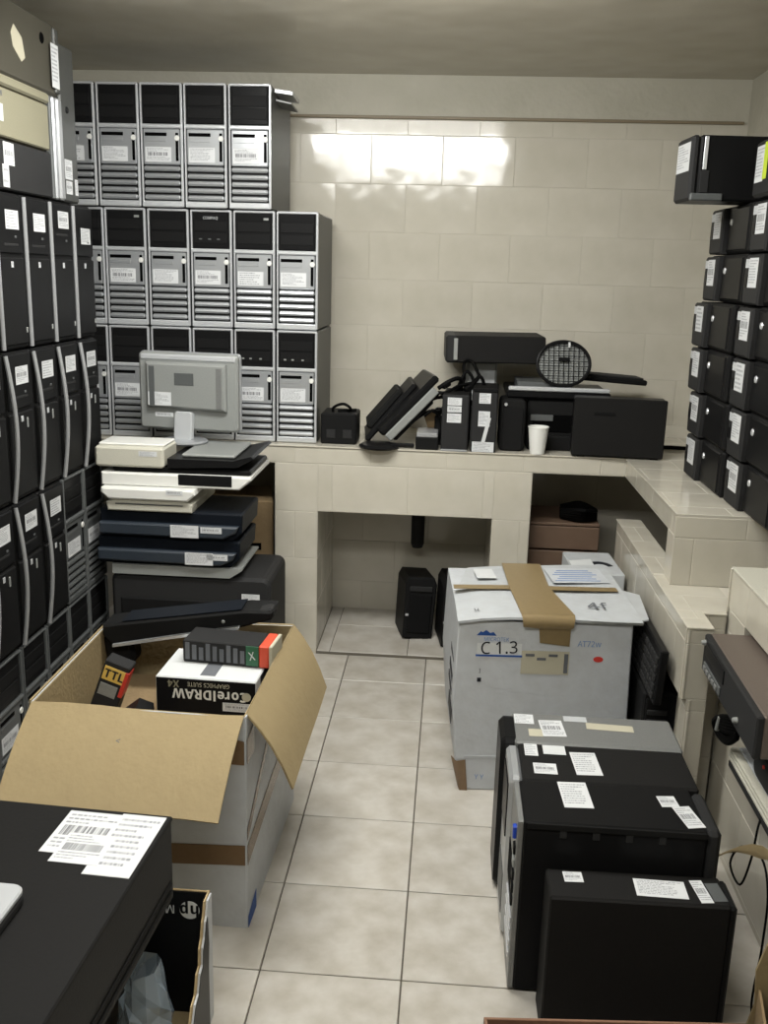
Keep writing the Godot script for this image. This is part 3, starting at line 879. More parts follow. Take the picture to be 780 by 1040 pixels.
	var hump := part(m, "rear_hump", prism(PackedVector2Array([Vector2(-0.155, -0.075), Vector2(0.155, -0.085), Vector2(0.155, 0.088), Vector2(-0.155, 0.088)]), 0.03, 0.008), M.grey_plastic, Vector3(0.008, 0.205, -0.012))
	part(hump, "badge_plate", box(Vector3(0.075, 0.045, 0.002), 0.001), M.grey_dark, Vector3(-0.004, 0.03, 0.0155))
	sticker(hump, "paper_label", 0.09, 0.05, label_mats[2], Vector3(-0.10, -0.045, 0.0155))
	sticker(m, "bar_code_label", 0.07, 0.016, label_mats[1], Vector3(-0.085, 0.098, -0.0195))
	for s2 in [-1.0, 1.0]:
		part(hump, "vent_band", box(Vector3(0.022, 0.15, 0.004), 0.001), M.grey_dark if s2 < 0 else M.steel, Vector3(s2 * 0.13, 0.0, 0.0145))
	sticker(m, "stand_label", 0.05, 0.04, label_mats[0], Vector3(0.0, 0.042, 0.0168), Vector3(-8, 0, 0))
	# carton in the dark opening behind
	var c := thing("brown_carton", "brown carton pushed into the dark opening under the counter", "box", Vector3(-0.86, 0.30, -3.80), Vector3(0, 12, 0))
	span(c, "carton", Vector3(-0.16, 0, -0.30), Vector3(0.15, 0.33, 0.0), M.cardboard_dark, 0.004)
	span(c, "hand_hole", Vector3(0.02, 0.12, 0.0), Vector3(0.10, 0.15, 0.002), M.hole, 0.0)
	var c2 := thing("dark_crate", "dark crate holding up the brown carton under the counter", "box", Vector3(-0.87, 0.0, -3.80))
	span(c2, "crate", Vector3(-0.17, 0, -0.32), Vector3(0.16, 0.30, 0.0), M.black_matte, 0.004)
	span(c2, "crate_rim", Vector3(-0.165, 0.26, 0.0), Vector3(0.155, 0.295, 0.012), M.charcoal, 0.004)

# ------------------------------------------------------------------ things on the back counter
func slim_pc(label: String, x: float, z: float, w: float, h: float, kind: int) -> void:
	var t := thing("slim_computer", label, "computer", Vector3(x, CT, z), Vector3(0, -3, 0), "slim black computers on the counter")
	span(t, "case", Vector3(-w / 2, 0, -0.24), Vector3(w / 2, h, -0.01), M.black_case, 0.004)
	span(t, "bezel", Vector3(-w / 2, 0, -0.014), Vector3(w / 2, h, 0.0), M.charcoal, 0.005)
	if kind == 0:
		for k in 3:
			sticker(t, "paper_label", 0.055, [0.03, 0.024, 0.036][k], label_mats[k], Vector3(-0.004, h - [0.025, 0.055, 0.09][k], 0.0004))
		span(t, "silver_base", Vector3(-w / 2, 0.0, -0.004), Vector3(w / 2, 0.008, 0.006), M.silver, 0.002)
	else:
		for k in 2:
			sticker(t, "paper_label", 0.045, [0.04, 0.06][k], label_mats[3 - k], Vector3(0.0, h - [0.065, 0.035][1 - k] - 0.05 * k, 0.0004))
		sticker(t, "tape_strip", 0.014, 0.10, M.paper, Vector3(0.01, h * 0.36, 0.0006), Vector3(0, 0, -12))
		sticker(t, "silver_label", 0.085, 0.04, label_mats[3], Vector3(0, 0.022, 0.0006))
		span(t, "top_cap", Vector3(-w / 2, h - 0.012, -0.02), Vector3(w / 2, h + 0.002, 0.004), M.black_satin, 0.004)

func build_counter_items() -> void:
	# power box with a looped lead
	var a := thing("power_supply_box", "squat black power unit with a looped lead beside the silver towers", "power supply", Vector3(-0.40, CT, -3.80))
	span(a, "case", Vector3(-0.115, 0, -0.16), Vector3(0.03, 0.125, 0.0), M.black, 0.006)
	for s in [-1.0, 1.0]:
		span(a, "socket", Vector3(s * 0.033 - 0.058, 0.025, 0.0), Vector3(s * 0.033 - 0.022, 0.06, 0.003), M.charcoal, 0.002)
	part(a, "lead", tube([Vector3(-0.06, 0.10, -0.05), Vector3(-0.07, 0.14, -0.04), Vector3(-0.03, 0.16, -0.03), Vector3(0.0, 0.145, -0.03), Vector3(-0.01, 0.128, -0.06), Vector3(-0.05, 0.128, -0.05), Vector3(0.02, 0.131, -0.08)], 0.006), M.rubber)
	# two flat monitors leaning back
	var b := thing("leaning_monitor", "black flat monitor leaning over with its pale grey edge turned up", "monitor", Vector3(-0.265, CT + 0.022, -3.77), Vector3(0, 12, -44))
	part(b, "screen_shell", box(Vector3(0.030, 0.315, 0.26), 0.008), M.black_satin, Vector3(-0.03, 0.178, -0.10))
	part(b, "pale_edge", box(Vector3(0.034, 0.27, 0.255), 0.004), M.grey_plastic, Vector3(0.002, 0.162, -0.10))
	part(b, "rear_shell", box(Vector3(0.022, 0.22, 0.21), 0.008), M.black, Vector3(0.030, 0.15, -0.11))
	var b2 := thing("leaning_monitor", "thin black flat monitor propped behind the one with a pale edge", "monitor", Vector3(-0.33, CT + 0.002, -3.82), Vector3(0, 6, -40))
	part(b2, "screen_shell", box(Vector3(0.024, 0.30, 0.28), 0.008), M.black, Vector3(-0.01, 0.16, -0.14))
	part(b2, "back_hump", box(Vector3(0.03, 0.20, 0.20), 0.008), M.black_matte, Vector3(-0.034, 0.15, -0.14))
	var b3 := thing("monitor_foot", "black oval monitor foot lying over the counter edge", "monitor stand", Vector3(-0.275, CT, -3.765))
	part(b3, "foot", lathe([Vector2(0, 0.0), Vector2(0.075, 0.0), Vector2(0.082, 0.008), Vector2(0.07, 0.016), Vector2(0.0, 0.02)], 24), M.black_satin)
	part(b3, "stem", box(Vector3(0.12, 0.014, 0.03), 0.004), M.black, Vector3(0.08, 0.012, -0.01))
	# flat box with silver top
	var c := thing("flat_drive_box", "small black drive box with silver top edge between monitors and slim computers", "drive", Vector3(-0.085, CT, -3.755))
	span(c, "case", Vector3(-0.045, 0, -0.16), Vector3(0.045, 0.048, 0.0), M.black, 0.003)
	span(c, "silver_cover", Vector3(-0.042, 0.048, -0.15), Vector3(0.042, 0.066, -0.004), M.silver_edge, 0.003)
	slim_pc("slim black computer with three stacked labels standing on the counter", 0.022, -3.745, 0.105, 0.222, 0)
	slim_pc("slim black computer with a slanted white strip standing on the counter", 0.135, -3.745, 0.10, 0.248, 1)
	# dark speaker
	var e := thing("speaker_box", "dark upright speaker between the slim computers and the black printer", "speaker", Vector3(0.25, CT, -3.80))
	part(e, "cabinet", prism(rounded(0.10, 0.204, 0.018, 3), 0.16, 0.006), M.black_matte, Vector3(0, 0.102, -0.08))
	part(e, "grille", prism(rounded(0.08, 0.17, 0.012, 3), 0.006, 0.002), M.black, Vector3(0, 0.09, 0.003))
	part(e, "knob", lathe([Vector2(0, 0.006), Vector2(0.006, 0.006), Vector2(0.007, 0.0)], 12), M.silver_bright, Vector3(-0.03, 0.186, 0.0), Vector3(90, 0, 0))
	# white unit holding the flat computer
	var w := thing("white_router_box", "pale box standing under the flat black computer behind the cables", "box", Vector3(0.13, CT, -4.05))
	span(w, "case", Vector3(-0.07, 0, -0.10), Vector3(0.06, 0.332, 0.0), M.grey_plastic, 0.006)
	span(w, "front_plate", Vector3(-0.055, 0.19, 0.0), Vector3(0.05, 0.318, 0.003), M.paper, 0.002)
	var f := thing("flat_computer", "black desktop computer lying flat on the pale box, raised near the wall", "computer", Vector3(0.17, CT + 0.3325, -4.03), Vector3(0, 2, 0.6))
	span(f, "case", Vector3(-0.185, 0, -0.20), Vector3(0.20, 0.108, 0.10), M.black_case, 0.005)
	span(f, "end_cap", Vector3(-0.20, 0.0, -0.20), Vector3(-0.155, 0.109, 0.106), M.charcoal, 0.008)
	span(f, "silver_strip", Vector3(-0.168, 0.012, 0.106), Vector3(-0.152, 0.098, 0.110), M.grey_plastic, 0.002)
	# cables
	var g := thing("cable_tangle", "tangle of black leads and adapters between monitor and slim computers", "cables", Vector3(0, CT, -3.86))
	part(g, "lead", tube([Vector3(-0.12, 0.16, 0), Vector3(-0.06, 0.19, -0.02), Vector3(0.0, 0.20, -0.02), Vector3(0.03, 0.24, -0.03), Vector3(0.06, 0.30, -0.04), Vector3(0.09, 0.26, -0.02), Vector3(0.07, 0.20, -0.02), Vector3(0.10, 0.15, -0.05), Vector3(0.12, 0.0, -0.06)], 0.007), M.rubber)
	part(g, "lead", tube([Vector3(-0.10, 0.195, 0.01), Vector3(-0.05, 0.215, 0.0), Vector3(0.02, 0.21, -0.03), Vector3(0.05, 0.26, -0.05), Vector3(0.05, 0.33, -0.06), Vector3(0.08, 0.34, -0.04), Vector3(0.11, 0.29, -0.03), Vector3(0.13, 0.26, -0.03), Vector3(0.15, 0.15, -0.05), Vector3(0.15, 0.0, -0.06)], 0.007), M.rubber)
	part(g, "lead", tube([Vector3(-0.14, 0.10, 0), Vector3(-0.08, 0.14, 0.0), Vector3(-0.04, 0.12, 0.01), Vector3(-0.03, 0.06, 0.0), Vector3(-0.06, 0.0, 0.0)], 0.006), M.rubber)
	part(g, "lead", tube([Vector3(-0.09, 0.185, 0.05), Vector3(-0.055, 0.215, 0.05), Vector3(-0.01, 0.225, 0.04), Vector3(0.03, 0.245, 0.0), Vector3(0.075, 0.25, -0.02), Vector3(0.10, 0.22, -0.05), Vector3(0.10, 0.0, -0.07)], 0.006), M.rubber)
	part(g, "lead", tube([Vector3(-0.10, 0.125, 0.05), Vector3(-0.07, 0.15, 0.05), Vector3(-0.045, 0.145, 0.03), Vector3(0.0, 0.17, -0.02), Vector3(0.02, 0.10, -0.05), Vector3(0.02, 0.0, -0.05)], 0.006), M.rubber)
	part(g, "lead", tube([Vector3(-0.05, 0.235, 0.03), Vector3(-0.01, 0.262, 0.02), Vector3(0.03, 0.275, 0.0), Vector3(0.05, 0.25, -0.02), Vector3(0.085, 0.255, -0.02), Vector3(0.11, 0.28, -0.03)], 0.009), M.rubber)
	for q in [[-0.065, 0.21, 0.045], [-0.02, 0.25, 0.02], [-0.02, 0.205, -0.01], [0.03, 0.225, -0.03], [0.07, 0.235, -0.02]]:
		part(g, "plug", box(Vector3(0.04, 0.024, 0.024), 0.006), M.rubber, Vector3(q[0], q[1], q[2]), Vector3(0, 20, 30))
	part(g, "adapter", box(Vector3(0.05, 0.12, 0.04), 0.006), M.black, Vector3(-0.035, 0.06, -0.03))
	part(g, "round_plug", lathe([Vector2(0, 0.012), Vector2(0.016, 0.012), Vector2(0.018, 0.0)], 14), M.black_satin, Vector3(-0.045, 0.14, 0.0), Vector3(90, 0, 0))
	part(g, "cardboard_scrap", box(Vector3(0.06, 0.12, 0.004), 0.001), M.cardboard_dark, Vector3(-0.06, 0.08, -0.04), Vector3(0, 0, 20))
	# black printer
	var p := thing("black_inkjet_printer", "black all-in-one printer with silver lid edge behind the foam cup", "printer", Vector3(0.425, CT, -3.86))
	span(p, "body", Vector3(-0.112, 0, -0.30), Vector3(0.20, 0.20, -0.02), M.black_matte, 0.008)
	span(p, "paper_mouth", Vector3(-0.09, 0.07, -0.03), Vector3(0.10, 0.14, -0.016), M.hole, 0.002)
	span(p, "front_tray", Vector3(-0.11, 0.0, -0.03), Vector3(0.16, 0.06, 0.015), M.black, 0.006)
	span(p, "control_panel", Vector3(-0.10, 0.115, -0.02), Vector3(-0.01, 0.14, -0.008), M.grey_dark, 0.002)
	span(p, "lid", Vector3(-0.20, 0.2055, -0.32), Vector3(0.21, 0.235, 0.0), M.black_satin, 0.006)
	span(p, "silver_trim", Vector3(-0.195, 0.235, -0.02), Vector3(0.205, 0.252, 0.006), M.silver_bright, 0.004)
	span(p, "paper_stack", Vector3(-0.16, 0.2345, -0.24), Vector3(0.06, 0.268, -0.03), M.grey_dark, 0.002)
	var kb := thing("dark_keyboard", "dark keyboard lying across the printer behind the fan grille", "keyboard", Vector3(0.64, CT + 0.262, -4.02), Vector3(0, 8, -4))
	span(kb, "tray", Vector3(-0.17, 0, -0.14), Vector3(0.17, 0.022, 0.0), M.black, 0.005)
	for k in 3:
		span(kb, "key_row", Vector3(-0.155, 0.022, -0.12 + 0.04 * k), Vector3(0.155, 0.03, -0.09 + 0.04 * k), M.charcoal, 0.002)
	# fan grille
	var gr := thing("fan_grille", "round black fan grille with wire mesh standing on the printer", "fan guard", Vector3(0.445, CT + 0.262, -3.875), Vector3(-14, 4, 0))
	var rr := 0.105
	var ring := new_st()
	var pts: Array = []
	for k in 33:
		pts.append(Vector3(rr * cos(TAU * k / 32.0), 0.084 + 0.84 * rr * sin(TAU * k / 32.0), 0))
	part(gr, "rim", tube(pts, 0.007, 8, 2), M.black_satin)
	part(gr, "inner_plate", prism(ellipse(rr - 0.004, (rr - 0.004) * 0.84, 28), 0.003), M.grey_plastic, Vector3(0, 0.084, -0.012))
	for k in 9:
		var x := -0.08 + 0.02 * k
		var hh: float = 0.84 * sqrt(rr * rr - x * x) - 0.003
		part(gr, "wire", box(Vector3(0.003, 2 * hh, 0.003), 0.0), M.black, Vector3(x, 0.084, 0.002))
	for k in 8:
		var yy := -0.07 + 0.02 * k
		var hw: float = sqrt(max(rr * rr - (yy / 0.84) * (yy / 0.84), 0.0001)) - 0.003
		part(gr, "wire", box(Vector3(2 * hw, 0.003, 0.003), 0.0), M.black, Vector3(0, 0.084 + yy, 0.005))
	part(gr, "hub", box(Vector3(0.045, 0.016, 0.006), 0.002), M.black_satin, Vector3(0, 0.10, 0.008))
	part(gr, "clip", box(Vector3(0.008, 0.022, 0.005), 0.001), M.paper, Vector3(0.02, 0.158, 0.009))
	part(gr, "foot_tab", box(Vector3(0.05, 0.010, 0.016), 0.003), M.black, Vector3(0, -0.001, 0))
	# black case at the corner
	var q := thing("black_desktop_case", "big plain black computer case on edge at the corner of the counters", "computer", Vector3(0.655, CT, -3.72), Vector3(0, -3, 0))
	span(q, "side_panel", Vector3(-0.178, 0.006, -0.014), Vector3(0.172, 0.232, 0.0), M.black_case, 0.004)
	span(q, "case", Vector3(-0.176, 0.004, -0.10), Vector3(0.170, 0.23, -0.014), M.black_satin, 0.004)
	span(q, "embossed_strip", Vector3(-0.10, 0.166, 0.0), Vector3(-0.02, 0.178, 0.002), M.black_satin, 0.001)
	for s in [-1.0, 1.0]:
		span(q, "foot", Vector3(s * 0.14 - 0.015, 0, -0.09), Vector3(s * 0.14 + 0.015, 0.006, -0.01), M.rubber, 0.001)
	# foam cup
	var cup := thing("foam_cup", "white foam cup standing at the edge of the tiled counter", "cup", Vector3(0.35, CT, -3.765))
	part(cup, "cup_wall", lathe([Vector2(0.0, 0.0), Vector2(0.027, 0.0), Vector2(0.029, 0.003), Vector2(0.0395, 0.103), Vector2(0.0415, 0.105), Vector2(0.0405, 0.109), Vector2(0.0375, 0.108), Vector2(0.0265, 0.006), Vector2(0.0, 0.006)], 28), M.foam)
	# lead along the wall
	var wl := thing("wall_lead", "dark lead lying along the back of the counter behind the case", "cable", Vector3(0, CT, 0))
	part(wl, "lead", tube([Vector3(0.70, 0.008, -3.90), Vector3(0.80, 0.008, -3.96), Vector3(0.90, 0.008, -3.99), Vector3(1.0, 0.008, -3.98), Vector3(1.12, 0.008, -4.0)], 0.008), M.rubber)

func ellipse(a: float, b: float, n: int) -> PackedVector2Array:
	var p := PackedVector2Array()
	for k in n:
		p.append(Vector2(a * cos(TAU * k / n), b * sin(TAU * k / n)))
	return p

func build_niche_items() -> void:
	for k in 2:
		var t := thing("niche_computer", ["black tower leaning on the floor of the tiled niche", "narrow black unit with a white label beside the tower in the niche"][k], "computer", [Vector3(-0.10, 0.013, -3.93), Vector3(0.055, 0.013, -3.85)][k], [Vector3(-5, 12, -4), Vector3(0, 8, -2)][k])
		var w: float = [0.13, 0.10][k]
		var h: float = [0.275, 0.29][k]
		part(t, "case", prism(PackedVector2Array([Vector2(-w / 2, 0.004), Vector2(w / 2, 0.004), Vector2(w / 2 + 0.004, h - 0.03), Vector2(w / 2 - 0.01, h), Vector2(-w / 2 + 0.01, h), Vector2(-w / 2 - 0.004, h - 0.03)]), 0.22, 0.006), M.black, Vector3(0, 0, -0.11))
		part(t, "front_panel", box(Vector3(w - 0.03, h * 0.62, 0.008), 0.004), M.black_satin, Vector3(0, h * 0.42, 0.003))
		part(t, "top_grip", box(Vector3(w - 0.03, 0.024, 0.010), 0.004), M.charcoal, Vector3(0, h - 0.05, 0.003))
		part(t, "badge", box(Vector3(0.014, 0.010, 0.003), 0.001), M.silver_bright, Vector3(-w * 0.42, h * 0.40, 0.004))
		for s in [-1.0, 1.0]:
			part(t, "foot", box(Vector3(0.03, 0.012, 0.03), 0.003), M.rubber, Vector3(s * w * 0.3, 0.006, -0.02))
		if k == 1:
			sticker(t, "paper_label", 0.05, 0.04, label_mats[0], Vector3(0.01, h * 0.5, 0.0076))
			part(t, "front_foot", lathe([Vector2(0, 0.02), Vector2(0.018, 0.018), Vector2(0.02, 0.0)], 14), M.black_satin, Vector3(-0.01, 0.01, 0.02), Vector3(90, 0, 0))
	var p := thing("drain_pipe", "dark drain pipe hanging down inside the tiled niche", "pipe", Vector3(-0.12, 0.0, -4.18))
	part(p, "pipe", lathe([Vector2(0, 0.36), Vector2(0.024, 0.36), Vector2(0.03, 0.38), Vector2(0.03, 0.80), Vector2(0, 0.80)], 16), M.charcoal)
	part(p, "collar", lathe([Vector2(0.03, 0.60), Vector2(0.036, 0.605), Vector2(0.036, 0.63), Vector2(0.03, 0.635)], 16), M.black)
	# right niche
	var c := thing("wooden_crate", "brown wooden crate on the shelf of the dark corner niche", "crate", Vector3(0.49, 0.3605, -3.86))
	for k in 2:
		span(c, "plank", Vector3(-0.145, 0.005 + 0.105 * k, -0.012), Vector3(0.145, 0.102 + 0.105 * k, 0.0), M.wood, 0.003)
	for s in [-1.0, 1.0]:
		span(c, "side_board", Vector3(s * 0.138 - 0.007, 0.0, -0.30), Vector3(s * 0.138 + 0.007, 0.21, -0.012), M.wood, 0.003)
	span(c, "lid_board", Vector3(-0.145, 0.21, -0.30), Vector3(0.145, 0.222, 0.0), M.wood, 0.003)
	var d := thing("dark_bundle", "dark bundle of cables lying on the wooden crate in the niche", "cables", Vector3(0.55, 0.5835, -3.92))
	for k in 5:
		var a := 0.6 * k
		part(d, "coil", tube([Vector3(-0.07, 0.012 + 0.008 * k, 0.02 * sin(a)), Vector3(0.0, 0.014 + 0.012 * k, 0.05 + 0.01 * k), Vector3(0.07, 0.012 + 0.008 * k, 0.01), Vector3(0.01, 0.014 + 0.012 * k, -0.05), Vector3(-0.07, 0.014 + 0.008 * k, -0.01 * k)], 0.009), M.rubber)

# ------------------------------------------------------------------ cartons
func build_open_carton() -> void:
	var c := thing("open_carton", "open cardboard carton with grey printed sides and flaps folded out", "box", Vector3.ZERO)
	var y1 := 0.56
	var P := {"fl": Vector3(-0.95, 0, -2.02), "fr": Vector3(-0.44, 0, -2.005), "bl": Vector3(-0.955, 0, -2.58), "br": Vector3(-0.425, 0, -2.60)}
	var up := Vector3(0, y1, 0)
	for q in [["fl", "fr", "front_wall", Vector3(0, 0, 1)], ["fr", "br", "side_wall", Vector3(1, 0, 0)], ["br", "bl", "back_wall", Vector3(0, 0, -1)], ["bl", "fl", "side_wall", Vector3(-1, 0, 0)]]:
		var a: Vector3 = P[q[0]]
		var b: Vector3 = P[q[1]]
		var n := (b - a).cross(up).normalized()
		if n.dot(q[3]) < 0:
			n = -n
		var w := part(c, q[2], slab4(a, b, b + up, a + up, 0.003 * (1.0 if (b - a).cross(up).dot(n) > 0 else -1.0)), M.box_grey)
		part(w, "inner_liner", slab4(a + n * -0.001, b + n * -0.001, b + up - n * 0.001, a + up - n * 0.001, -0.003 * (1.0 if (b - a).cross(up).dot(n) > 0 else -1.0)), M.cardboard)
		if q[2] == "front_wall" or q[0] == "fr":
			var ta := a.lerp(b, 0.002) + n * 0.0042
			var tb := a.lerp(b, 0.998) + n * 0.0042
			var k := 1.0 if (b - a).cross(up).dot(n) > 0 else -1.0
			part(w, "tape_band", sheet([[ta + Vector3(0, 0.172, 0), ta.lerp(tb, 0.5) + Vector3(0, 0.16 if q[0] == "fl" else 0.21, 0), tb + Vector3(0, 0.175 if q[0] == "fl" else 0.24, 0)], [ta + Vector3(0, 0.225, 0), ta.lerp(tb, 0.5) + Vector3(0, 0.215 if q[0] == "fl" else 0.265, 0), tb + Vector3(0, 0.228 if q[0] == "fl" else 0.28, 0)]], 0.001), M.tape_dark)
			if q[0] == "fr":
				part(w, "tape_strip", sheet([[ta + Vector3(0, 0.24, 0), ta.lerp(tb, 0.35) + Vector3(0, 0.36, 0), ta.lerp(tb, 0.75) + Vector3(0, 0.50, 0)], [ta + Vector3(0, 0.27, 0), ta.lerp(tb, 0.35) + Vector3(0, 0.39, 0), ta.lerp(tb, 0.7) + Vector3(0, 0.53, 0)]], 0.001), M.tape_dark)
				part(w, "printed_corner", slab4(ta + Vector3(0, 0.0, 0), ta.lerp(tb, 0.14), ta.lerp(tb, 0.14) + Vector3(0, 0.05, 0), ta + Vector3(0, 0.03, 0), 0.0008 * k), M.ink_blue)
			part(w, "corner_tape", slab4((ta if q[0] == "fr" else tb) + Vector3(0, 0.44, 0), ta.lerp(tb, 0.12 if q[0] == "fr" else 0.9) + Vector3(0, 0.44, 0), ta.lerp(tb, 0.12 if q[0] == "fr" else 0.9) + Vector3(0, 0.51, 0), (ta if q[0] == "fr" else tb) + Vector3(0, 0.50, 0), 0.0008 * (k if q[0] == "fr" else -k)), M.tape_dark)
	part(c, "bottom", slab4(P.fl, P.fr, P.br, P.bl, 0.004), M.cardboard)
	# flaps: bent sheets from the rim
	var fl: Array = []
	for i in 5:
		var f := i / 4.0
		var row: Array = []
		for j in 7:
			var g := j / 6.0
			var hinge := Vector3(-0.95, y1, -2.02).lerp(Vector3(-0.442, y1, -2.005), g)
			var out := Vector3(-0.925, 0.449, -1.765).lerp(Vector3(-0.446, 0.432, -1.765), g)
			row.append(hinge.lerp(out, f) + Vector3(0, 0.012 * sin(PI * f) + 0.004 * sin(7.0 * g + 2.0 * f), 0))
		fl.append(row)
	part(c, "front_flap", sheet(fl, 0.005), M.cardboard)
	var fr: Array = []
	for i in 5:
		var f := i / 4.0
		var row: Array = []
		for j in 7:
			var g := j / 6.0
			var hinge := Vector3(-0.44, y1, -2.02).lerp(Vector3(-0.425, y1 + 0.004, -2.60), g)
			var out := Vector3(-0.325, 0.395, -1.985).lerp(Vector3(-0.315, 0.42, -2.50), g)
			row.append(hinge.lerp(out, f) + Vector3(0.006 * sin(PI * f), 0.012 * sin(PI * f) + 0.003 * sin(6.0 * g), 0))
		fr.append(row)
	part(c, "side_flap", sheet(fr, 0.005), M.cardboard)
	part(c, "side_flap", slab4(Vector3(-0.956, y1, -2.03), Vector3(-0.960, y1, -2.57), Vector3(-0.985, 0.33, -2.56), Vector3(-0.98, 0.33, -2.04), 0.005), M.cardboard)
	part(c, "back_flap", slab4(Vector3(-0.955, y1, -2.585), Vector3(-0.427, y1, -2.605), Vector3(-0.43, 0.40, -2.70), Vector3(-0.95, 0.40, -2.68), 0.005), M.cardboard)
	part(c, "pencil_mark", text_mesh("<", 0.02), M.ink_grey, Vector3(-0.705, 0.535, -1.905), Vector3(-63, 0, 0))
	# what lies inside
	var f0 := thing("inner_carton", "brown inner carton filling the open box under the software packages", "box", Vector3(-0.69, 0.005, -2.30))
	span(f0, "carton", Vector3(-0.23, 0, -0.255), Vector3(0.23, 0.40, 0.255), M.cardboard_dark, 0.004)
	part(f0, "seam_tape", box(Vector3(0.46, 0.001, 0.05), 0.0), M.tape, Vector3(0, 0.4008, 0.0))
	var s := thing("software_box", "black and white software box lying upside down in the open carton", "box", Vector3(-0.598, 0.406, -2.26), Vector3(0, -2, 0))
	span(s, "sleeve", Vector3(-0.133, 0, -0.19), Vector3(0.133, 0.128, -0.0), M.paper, 0.003)
	span(s, "dark_front", Vector3(-0.131, 0.03, -0.002), Vector3(0.131, 0.124, 0.0015), M.black_satin, 0.001)
	span(s, "side_print", Vector3(0.1325, 0.004, -0.17), Vector3(0.1345, 0.124, -0.05), M.ink_dark, 0.0008)
	span(s, "top_print", Vector3(-0.02, 0.1275, -0.15), Vector3(0.02, 0.129, -0.02), M.ink_grey, 0.0)
	text(s, "title_lettering", "CorelDRAW", 0.037, M.white_plastic, Vector3(0.012, 0.084, 0.0022), Vector3(0, 0, 180), true)
	text(s, "subtitle_lettering", "GRAPHICS SUITE", 0.015, M.paper_cream, Vector3(0.008, 0.111, 0.0022), Vector3(0, 0, 180))
	text(s, "version_lettering", "X4", 0.026, M.beige, Vector3(-0.085, 0.110, 0.0022), Vector3(0, 0, 180), true)
	part(s, "round_emblem", lathe([Vector2(0, 0.001), Vector2(0.012, 0.001), Vector2(0.012, 0)], 16), M.paper_cream, Vector3(0.108, 0.085, 0.0018), Vector3(90, 0, 0))
	sticker(s, "bar_code_label", 0.085, 0.024, label_mats[1], Vector3(0.088, 0.055, 0.0032))
	var g := thing("game_box", "dark green software box with orange end lying on the black and white box", "box", Vector3(-0.56, 0.5355, -2.35), Vector3(0, -5, 0))
	span(g, "box_body", Vector3(-0.125, 0, -0.10), Vector3(0.085, 0.062, 0.0), M.charcoal, 0.003)
	span(g, "green_panel", Vector3(0.05, 0.004, 0.0), Vector3(0.085, 0.060, 0.002), M.green, 0.0008)
	span(g, "orange_end", Vector3(0.085, 0, -0.10), Vector3(0.112, 0.062, 0.001), M.orange_red, 0.003)
	span(g, "cream_edge", Vector3(0.112, 0, -0.10), Vector3(0.122, 0.062, 0.0), M.paper_cream, 0.002)
	for k in 9:
		span(g, "text_block", Vector3(-0.118 + 0.019 * k, 0.008, 0.0), Vector3(-0.106 + 0.019 * k, 0.056 - 0.006 * (k % 3), 0.0012), M.ink_grey, 0.0)
	text(g, "lettering", "X", 0.03, M.paper, Vector3(0.067, 0.032, 0.0026), Vector3(0, 0, 12))
	var k1 := thing("black_console", "black wedge-shaped console with a silver edge across the open carton", "console", Vector3(-0.70, 0.60, -2.47))
	part(k1, "body", prism(PackedVector2Array([Vector2(-0.245, -0.06), Vector2(-0.22, -0.088), Vector2(0.155, -0.014), Vector2(0.235, 0.012), Vector2(0.24, 0.036), Vector2(0.16, 0.034), Vector2(-0.20, -0.022), Vector2(-0.245, -0.03)]), 0.10, 0.006), M.black, Vector3(0, 0.012, -0.05))
	part(k1, "silver_edge", sheet([[Vector3(-0.215, -0.078, 0.003), Vector3(0.145, -0.006, 0.003)], [Vector3(-0.215, -0.070, 0.004), Vector3(0.145, 0.004, 0.004)]], 0.008), M.silver_bright)
	part(k1, "top_panel", slab4(Vector3(-0.19, -0.006, -0.006), Vector3(0.15, 0.047, -0.006), Vector3(0.15, 0.047, -0.095), Vector3(-0.19, -0.006, -0.095), 0.002), M.navy)
	part(k1, "handle_lump", prism(rounded(0.085, 0.11, 0.03, 4), 0.07, 0.012), M.black_satin, Vector3(-0.205, -0.095, -0.05), Vector3(0, 0, 8))
	part(k1, "dark_clip", box(Vector3(0.09, 0.03, 0.05), 0.006), M.charcoal, Vector3(0.195, 0.03, -0.03), Vector3(0, 0, 16))
	part(k1, "side_stud", lathe([Vector2(0, 0.003), Vector2(0.004, 0.003), Vector2(0.005, 0)], 10), M.grey_plastic, Vector3(0.10, 0.012, 0.0), Vector3(90, 0, 0))
	var yb := thing("yellow_red_packet", "small black packet with yellow lettering and red end in the carton corner", "packet", Vector3(-0.885, 0.412, -2.28), Vector3(0, 0, -20))
	span(yb, "packet", Vector3(-0.035, 0.0, -0.05), Vector3(0.035, 0.15, 0.0), M.charcoal, 0.003)
	span(yb, "yellow_panel", Vector3(-0.03, 0.095, 0.0), Vector3(0.028, 0.135, 0.0015), M.yellow, 0.0006)
	text(yb, "lettering", "TTL", 0.034, M.ink_dark, Vector3(0, 0.115, 0.002), Vector3(0, 0, 0), true)
	span(yb, "red_end", Vector3(0.026, 0.06, -0.04), Vector3(0.037, 0.135, 0.0016), M.red, 0.001)
	span(yb, "grey_print", Vector3(-0.028, 0.05, 0.0), Vector3(0.02, 0.085, 0.0012), M.grey_plastic, 0.0006)
	var bk := thing("black_adapter", "black wedge-shaped adapter lying inside the open carton", "adapter", Vector3(-0.752, 0.406, -2.13), Vector3(0, 10, 0))
	part(bk, "body", prism(PackedVector2Array([Vector2(-0.07, 0), Vector2(0.05, 0), Vector2(0.045, 0.075), Vector2(0.01, 0.09), Vector2(-0.03, 0.06)]), 0.09, 0.008), M.black_satin, Vector3(0, 0, -0.04))
	part(bk, "cable_stub", tube([Vector3(-0.06, 0.012, 0.0), Vector3(-0.085, 0.02, 0.02), Vector3(-0.10, 0.008, 0.04)], 0.005), M.rubber)

